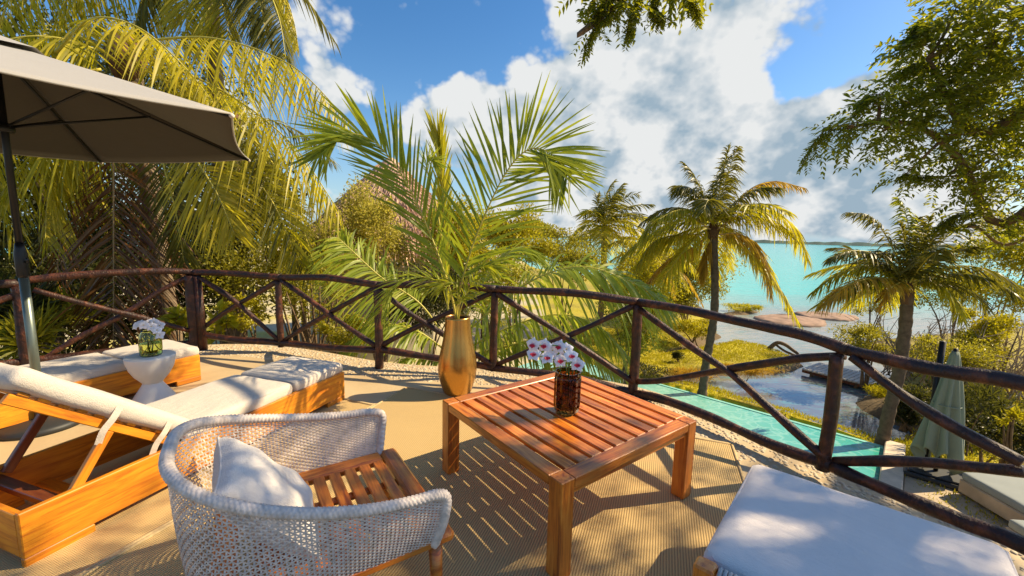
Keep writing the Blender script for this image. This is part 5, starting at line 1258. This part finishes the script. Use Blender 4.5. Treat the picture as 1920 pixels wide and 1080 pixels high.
# ------------------------------------------------------------------ big shade tree on the right that overhangs the terrace
def twig_geo(mb, rg, P, D, ln, leaf, pairs, mi=0):
    """pinnate twigs: leaflets in two rows along each twig"""
    n = len(P); D = nrm(D); side0 = nrm(np.cross(D, nrm(rg.normal(0, .35, (n, 3))+[0, 0, 1.])))
    for k in range(pairs):
        s = (k+1)/pairs; sag = np.array([0, 0, -1.])*ln*.22*s*s
        b = P+D*(ln*s)[:, None] if np.ndim(ln) else P+D*ln*s
        b = b+sag
        for sg in (-1, 1):
            d = nrm(side0*sg+D*.55+rg.normal(0, .18, (n, 3))+[0, 0, -.25])
            l = leaf*(.75+.35*math.sin(PI*s*.9))*rg.uniform(.85, 1.15, n)
            rhomb(mb, b, d, l, l*.36, mi, .12, int(rg.integers(1e6)), up=np.array([0, 0, 1.]))
def shade_tree():
    base = np.array([10.4, 5.6, ZL])
    root = thing('shade_tree', 'large spreading tree with feathery leaves overhanging from the right', 'tree', base)
    rg = np.random.default_rng(21); o = base
    w2 = lambda p: np.asarray(p, float)-o
    # limbs
    limbs = []
    def limb(name, pts, r0, r1, n=9):
        S = spline([w2(p) for p in pts], 26); k = np.arange(26)
        mb = MB(); mb.tube(S, np.linspace(r0, r1, 26)*(1+.05*np.sin(k*1.7)), n); mb.build(name, M['bark'], root, True); limbs.append(S); return S
    limb('trunk', [base-[0, 0, .3], (10.3, 5.5, -1), (10.0, 5.4, 1.2), (9.6, 5.5, 3.2)], .34, .22, 14)
    fork = (9.6, 5.5, 3.1)
    vis = [  # (u, v, distance, radius px u, radius px v, twigs, leaflet)
        (1860, 60, 7.6, 110, 80, 460, .085), (1760, 90, 7.6, 60, 70, 240, .085), (1820, 170, 7.8, 110, 70, 420, .085), (1720, 190, 7.8, 70, 45, 200, .08), (1640, 195, 7.6, 38, 20, 60, .08),
        (1760, 250, 7.8, 110, 50, 330, .08), (1660, 240, 7.7, 60, 28, 110, .08), (1580, 235, 7.6, 34, 16, 46, .08), (1540, 258, 7.6, 16, 20, 22, .075),
        (1870, 290, 8.0, 70, 60, 220, .08), (1780, 330, 8.0, 60, 40, 120, .075), (1850, 390, 8.2, 70, 45, 110, .08), (1900, 200, 7.8, 50, 90, 260, .085), (1830, 425, 8.3, 50, 22, 60, .08), (1910, 420, 8.3, 30, 30, 50, .08), (1700, 325, 8.0, 10, 8, 8, .07),
        (1920, 330, 8.1, 40, 60, 130, .08), (1790, 20, 7.5, 60, 40, 170, .085), (1900, 20, 7.6, 60, 60, 260, .085), (1920, 120, 7.9, 60, 90, 300, .085), (1960, 260, 8.0, 70, 110, 260, .085)]
    over = []
    # canopy above the near part of the terrace, out of the frame
    for x, y, z, n in ((4.3, 2.2, 5.4, 80), (5.2, 2.8, 5.6, 100), (5.3, 1.6, 5.6, 130), (6.3, 2.1, 5.8, 150), (6.4, 3.0, 5.8, 70), (7.3, 2.8, 6.0, 110), (7.3, 1.7, 6.0, 150), (8.3, 2.4, 6.2, 140), (6.3, 1.0, 5.9, 220), (8.2, 3.4, 6.4, 80), (9.2, 4.0, 6.3, 60), (4.6, 3.0, 5.2, 40), (7.2, .6, 6.0, 180), (5.0, .6, 5.6, 180)):
        over.append((np.array([x, y, z]), np.array([.85, .62, .42]), n, .095))
    blobs = [(at(u, v, Y), np.array([ru, (ru+rv)*.45, rv])*Y/FOC, n, lf) for (u, v, Y, ru, rv, n, lf) in vis]
    # dangling spray near the top centre
    hang = [(1165, 15, 4.6, 40, 16, 40, .065), (1115, 62, 4.6, 14, 16, 14, .06), (1140, -25, 4.6, 70, 25, 70, .075), (1260, -35, 4.7, 80, 25, 70, .075)]
    hb = [(at(u, v, Y), np.array([ru, (ru+rv)*.5, rv])*Y/FOC, n, lf) for (u, v, Y, ru, rv, n, lf) in hang]
    main = [limb('limb', [fork, (9.0, 6.4, 4.6), at(1840, 250, 7.9), at(1740, 110, 7.6)], .17, .03), limb('limb', [fork, (9.4, 6.6, 3.4), at(1880, 420, 8.2), at(1800, 300, 8.0), at(1700, 230, 7.7), at(1560, 245, 7.6)], .13, .012),
            limb('limb', [fork, (8.9, 4.6, 4.8), (7.6, 2.9, 5.6), (5.8, 2.0, 5.6), (4.2, 2.2, 5.3)], .18, .03), limb('limb', [fork, (9.0, 4.2, 5.0), (8.2, 1.8, 5.9), (6.6, .8, 5.8), (5.0, .5, 5.5)], .15, .03),
            limb('limb', [(7.6, 2.9, 5.6), (5.6, 3.4, 5.6), (3.4, 4.2, 5.0), at(1290, -60, 4.7), at(1150, -5, 4.6), at(1100, 60, 4.6)], .07, .008),
            limb('limb', [fork, (9.6, 6.6, 3.0), at(1905, 455, 8.4), at(1830, 425, 8.3)], .07, .02)]
    allb = np.concatenate(main)
    def fill(name, bl, mat, outw=.7):
        mb = MB(); br = MB()
        for c, r, n, lf in bl:
            c = c-o; q = nrm(rg.normal(0, 1, (n, 3)))*rg.uniform(.15, 1, (n, 1))**.5; P = c+q*r
            D = q*outw+rg.normal(0, .6, (n, 3))+np.array([-.15, -.1, -.12])
            twig_geo(mb, rg, P, D, lf*3.6, lf, 7)
            i = np.argmin(np.linalg.norm(allb-c, axis=1)); s = allb[i]
            br.tube(spline([s, (s+c)/2+rg.normal(0, .12, 3), c], 9), np.linspace(.035, .010, 9), 6)
            for k in range(min(9, max(3, n//14))):
                e = P[rg.integers(0, n)]; br.tube(spline([c, (c+e)/2+rg.normal(0, .05, 3), e], 6), np.linspace(.012, .004, 6), 5, caps=False)
        mb.build(name, M[mat], root, False, 'stuff'); br.build('twigs', M['bark'], root, True, 'stuff')
    def spray(name, paths, lf, mat='lf_tree'):
        mb = MB(); br = MB()
        for q, ln in paths:
            S = spline([at(*p)-o for p in q], 22); br.tube(S, np.linspace(.014, .004, 22), 5)
            T = nrm(np.gradient(S, axis=0)); P = np.repeat(S[3:], 2, 0); n = len(P)
            sd = nrm(np.cross(T[3:], [0, 0, 1.])); D = np.empty((n, 3)); D[0::2] = sd; D[1::2] = -sd
            D = D*.55+np.repeat(T[3:], 2, 0)*.7+rg.normal(0, .22, (n, 3))+[0, 0, -.55]
            twig_geo(mb, rg, P, D, ln, lf, 8)
        mb.build(name, M[mat], root, False, 'stuff'); br.build('twigs', M['bark'], root, True, 'stuff')
    spray('foliage', [([(1700, 215, 7.7), (1640, 225, 7.6), (1575, 235, 7.6), (1535, 255, 7.55), (1517, 292, 7.5)], .26), ([(1720, 200, 7.7), (1670, 180, 7.6), (1630, 178, 7.6), (1612, 196, 7.6)], .24),
                      ([(1760, 150, 7.7), (1725, 120, 7.7), (1695, 128, 7.7)], .24), ([(1760, 60, 7.6), (1725, 45, 7.6), (1700, 75, 7.6)], .24), ([(1800, 330, 8.0), (1740, 330, 8.0), (1700, 325, 8.0)], .2),
                      ([(1850, 400, 8.2), (1800, 400, 8.2), (1765, 420, 8.2)], .22)], .085)
    spray('foliage', [([(1200, -30, 4.6), (1160, 10, 4.6), (1120, 45, 4.6), (1098, 88, 4.6)], .14), ([(1215, -30, 4.6), (1190, 15, 4.6), (1180, 58, 4.6)], .14), ([(1240, -30, 4.65), (1225, 5, 4.65), (1238, 28, 4.65)], .13),
                      ([(1180, -40, 4.6), (1140, -5, 4.6), (1118, 20, 4.6)], .14), ([(1280, -50, 4.7), (1290, -12, 4.7), (1308, 20, 4.7)], .13)], .055)
    fill('foliage', [(c, r, max(5, int(n*.27)), lf*1.7) for c, r, n, lf in blobs], 'lf_tree'); fill('foliage', over, 'lf_tree'); fill('foliage', [(c+np.array([0, 0, .07]), r*np.array([.85, .8, .7]), int(n*.55), lf*1.25) for c, r, n, lf in hb], 'lf_tree')
shade_tree()

# ------------------------------------------------------------------ thatched hut, pool side pieces, shore pieces
def make_hut():
    c = at(735, 500, 17.); c[2] = ZL
    root = thing('thatched_hut', 'thatched hut with pale walls half hidden behind the airy trees', 'hut', c)
    zt = at(690, 296, 17.)[2]-ZL; ze = at(700, 470, 16)[2]-ZL
    mb = MB(); mb.lathe([(3.1, 0), (3.1, ze+.5), (0, ze+.6)], 36); mb.build('wall', M['wallcream'], root, False)
    rg = np.random.default_rng(31); R = 3.7
    mb = MB(); mb.lathe([(R, ze-.15), (R+.05, ze-.02), (R*.5, ze+(zt-ze)*.52), (.15, zt), (0, zt+.05)], 40)
    n = 9000; s = rg.uniform(0, 1, n)**.6; a = rg.uniform(0, 2*PI, n); rr = R*s+.05; zz = zt-(zt-ze)*s+.06
    P = np.c_[rr*np.cos(a), rr*np.sin(a), zz]; D = nrm(np.c_[np.cos(a), np.sin(a), np.full(n, -(zt-ze)/R)]+rg.normal(0, .13, (n, 3)))
    rhomb(mb, P, D, rg.uniform(.35, .8, n), .05, 0, .1, 4); mb.build('thatched_roof', M['thatch'], root, False)
    for k in range(8):
        a = k*PI/4+.2; mb = MB(); mb.tube([(3.8*math.cos(a), 3.8*math.sin(a), 0), (3.8*math.cos(a), 3.8*math.sin(a), ze+.2)], .09, 8); mb.build('post', M['bark'], root, True)
make_hut()
def lower_deck_things():
    zd = ZL+.06
    b = gz(1752, 895, zd); root = thing('closed_parasol', 'folded sage green parasol on a black weighted base by the pool', 'parasol', b, -.75)
    mb = MB(); mb.box(-.46, .46, -.36, .36, 0, .10, .03); mb.box(-.40, .40, -.30, .30, .10, .14, .02); mb.build('base', M['basegrey'], root)
    zt = zover(1768, 655, b)-b[2]; zb = zover(1745, 842, b)-b[2]
    mb = MB(); mb.tube([(0, 0, .1), (0, 0, zt+.05)], .035, 14); mb.build('pole', M['polenavy'], root, True)
    m_ = bpy.data.objects; mb = MB(); mb.tube([(-.16, .16, .1), (-.17, .17, zt*1.05)], .05, 12); mb.build('mast', M['polenavy'], root, True)
    n = 72; rows = 26; V = []; F = []; rg = np.random.default_rng(6)
    for i in range(rows):
        s = i/(rows-1); z = zt-(zt-zb)*s
        for j in range(n):
            a = j*2*PI/n; base = .045+.20*s**.75
            fold = 1+.34*s**.6*np.sin(a*8+1.2*np.sin(s*3))+.10*np.sin(a*3+s*4)
            dz = -.34*s**6*max(0, math.cos(a*2+.8))+.10*s**5*math.sin(a*8)
            V.append((base*fold*math.cos(a)*(1+.15*s), base*fold*math.sin(a), z+dz))
    j = np.arange(n); q = (j+1) % n
    for i in range(rows-1): F.append(np.c_[i*n+j, i*n+q, (i+1)*n+q, (i+1)*n+j])
    mb = MB(); mb.add(V, np.concatenate(F)); o = mb.build('folded_canopy', M['sage'], root, True)
    o.modifiers.new('thickness', 'SOLIDIFY').thickness = .004
    mb = MB(); r_ = .20; a = np.linspace(0, 2*PI, 30); mb.tube(np.c_[r_*np.cos(a), r_*np.sin(a), np.full(30, zt-(zt-zb)*.52)], .010, 6); mb.build('tie', M['sage'], root, True)
    # two platform day beds
    for k, (A, lab) in enumerate((((8.22, 6.0), 'grey topped platform daybed right of the folded parasol'), ((7.55, 4.72), 'grey topped platform daybed half hidden by the right cushion'))):
        root = thing('daybed', lab, 'daybed', (*A, zd), -.05, 'daybeds on the lower deck')
        h = -2.5-zd
        mb = MB(); mb.box(0, 2.2, 0, 1.1, .05, h-.14, .02); mb.build('base', M['decktan'], root)
        link('mattress', cushion_mesh('mattress', 2.18, 1.06, .14, M['greycloth'], .04, .006, 90+k), root, Matrix.Translation((1.1, .56, h-.07)))
        mb = MB(); mb.tube([(.02, -.10, h-.12), (2.2, -.10, h-.12)], .085, 14); mb.build('bolster', M['stone_coping'], root, True)
        for x in (.5, 1.4):
            mb = MB(); aa = np.linspace(0, 2*PI, 16); mb.tube(np.c_[np.full(16, x), -.10+.09*np.cos(aa), h-.12+.09*np.sin(aa)], .012, 6); mb.build('strap', M['polenavy'], root, True)
lower_deck_things()
def shore_things():
    # flat rocks at the water's edge
    for k, (u, v, ru, rv, lab) in enumerate(((1482, 602, 56, 8.5, 'wide flat brown rock slab in the shallows, left of the pair'), (1550, 594, 42, 6.5, 'smaller flat brown rock slab in the shallows, right of the pair'))):
        c = gz(u, v, ZW); e = gz(u+ru, v, ZW); f = gz(u, v-rv, ZW)
        root = thing('rock_slab', lab, 'rock', (c[0], c[1], ZW), 0, 'flat rocks in the shallows'); rg = np.random.default_rng(300+k)
        a = np.arange(40)*2*PI/40; R = 1+.10*np.sin(a*2+k)+.07*np.sin(a*5+1+k)+.04*rg.normal(0, 1, 40)
        ax = np.linalg.norm(e-c); ay = np.linalg.norm(f-c)*.9
        mb = MB(); rings = [(1.0, -.6), (1.03, .02), (1.0, .10), (.9, .15), (.5, .17), (.0, .16)]
        V = np.concatenate([np.c_[ax*R*s*np.cos(a), ay*R*s*np.sin(a), np.full(40, z)+.015*rg.normal(0, 1, 40)*(z > 0)] for s, z in rings]); F = []; j = np.arange(40); q = (j+1) % 40
        for i in range(len(rings)-1): F.append(np.c_[i*40+j, i*40+q, (i+1)*40+q, (i+1)*40+j])
        mb.add(V, np.concatenate(F)); mb.build('slab', M['rock'], root, True)
    px_bush('grass_tuft', 'little green tuft on the edge of the wide rock slab', 'plant', 1478, 585, 26.5, 10, 7, 160, .22, 'lf_bright', 310, None, base=ZW+.1, lumps=4, asp=.2, stems=2, sr=.01)
    px_bush('grass_tuft', 'golden low growth on the thin spit by the lake', 'plant', 1390, 576, 27.5, 42, 5, 1500, .2, 'fr_olive', 311, None, base=ZW+.1, lumps=9, asp=.2, stems=2, sr=.01, ry=.8)
    px_bush('grass_tuft', 'dry reeds along the near bank of the lawn', 'plant', 1400, 694, 13.7, 60, 7, 1600, .16, 'fr_dry', 312, None, base=ZL-.2, lumps=12, asp=.1, stems=2, sr=.01, ry=.3)
    px_bush('grass_tuft', 'dry reeds at the left end of the pond', 'plant', 1290, 702, 13.2, 60, 9, 1500, .16, 'fr_dry', 313, None, base=ZL-.2, lumps=12, asp=.1, stems=2, sr=.01, ry=.3)
    px_bush('grass_tuft', 'low golden reeds on the right bank of the pond', 'plant', 1650, 735, 12.4, 36, 10, 1500, .14, 'fr_olive', 314, None, base=ZL-.2, lumps=10, asp=.1, stems=2, sr=.01, ry=.4)
    # small landing stage
    A = gz(1502, 690, ZL-.05); B = gz(1590, 712, ZL-.05); d = (B-A)/np.linalg.norm(B-A); L_ = np.linalg.norm(B-A)*1.35
    root = thing('dock', 'short weathered plank landing stage over the pond', 'dock', (A[0], A[1], ZL-.08), math.atan2(d[1], d[0]))
    n = 14
    for i in range(n): plank('plank', root, (.02+i*L_/n+L_/n*.5, 0, 0), (.02+i*L_/n+L_/n*.5, 1.5, 0), L_/n-.02, .05, M['dockwood'])
    for y in (.15, 1.35): plank('beam', root, (0, y, -.09), (L_, y, -.09), .10, .12, M['darkwood'])
    for x in (.3, L_*.5, L_-.3):
        for y in (.15, 1.35): mb = MB(); mb.tube([(x, y, -1.3), (x, y, -.03)], .06, 8); mb.build('pile', M['bark'], root, True)
    # driftwood by the lawn
    A = gz(1445, 655, ZL); root = thing('driftwood', 'bent dark driftwood limb lying at the right end of the lawn', 'driftwood', A)
    e = gz(1497, 664, ZL)-A
    mb = MB(); mb.tube(spline([(-.1, 0, .0), e*.2+[0, 0, .32], e*.5+[0, 0, .30], e*.8+[0, 0, .12], e], 16), np.linspace(.09, .06, 16), 8); mb.tube(spline([e*.15+[0, 0, .25], e*.45+[0, -.1, .05], e*.8+[0, -.25, -.05]], 10), .05, 8); mb.build('limb', M['bark'], root, True)
shore_things()
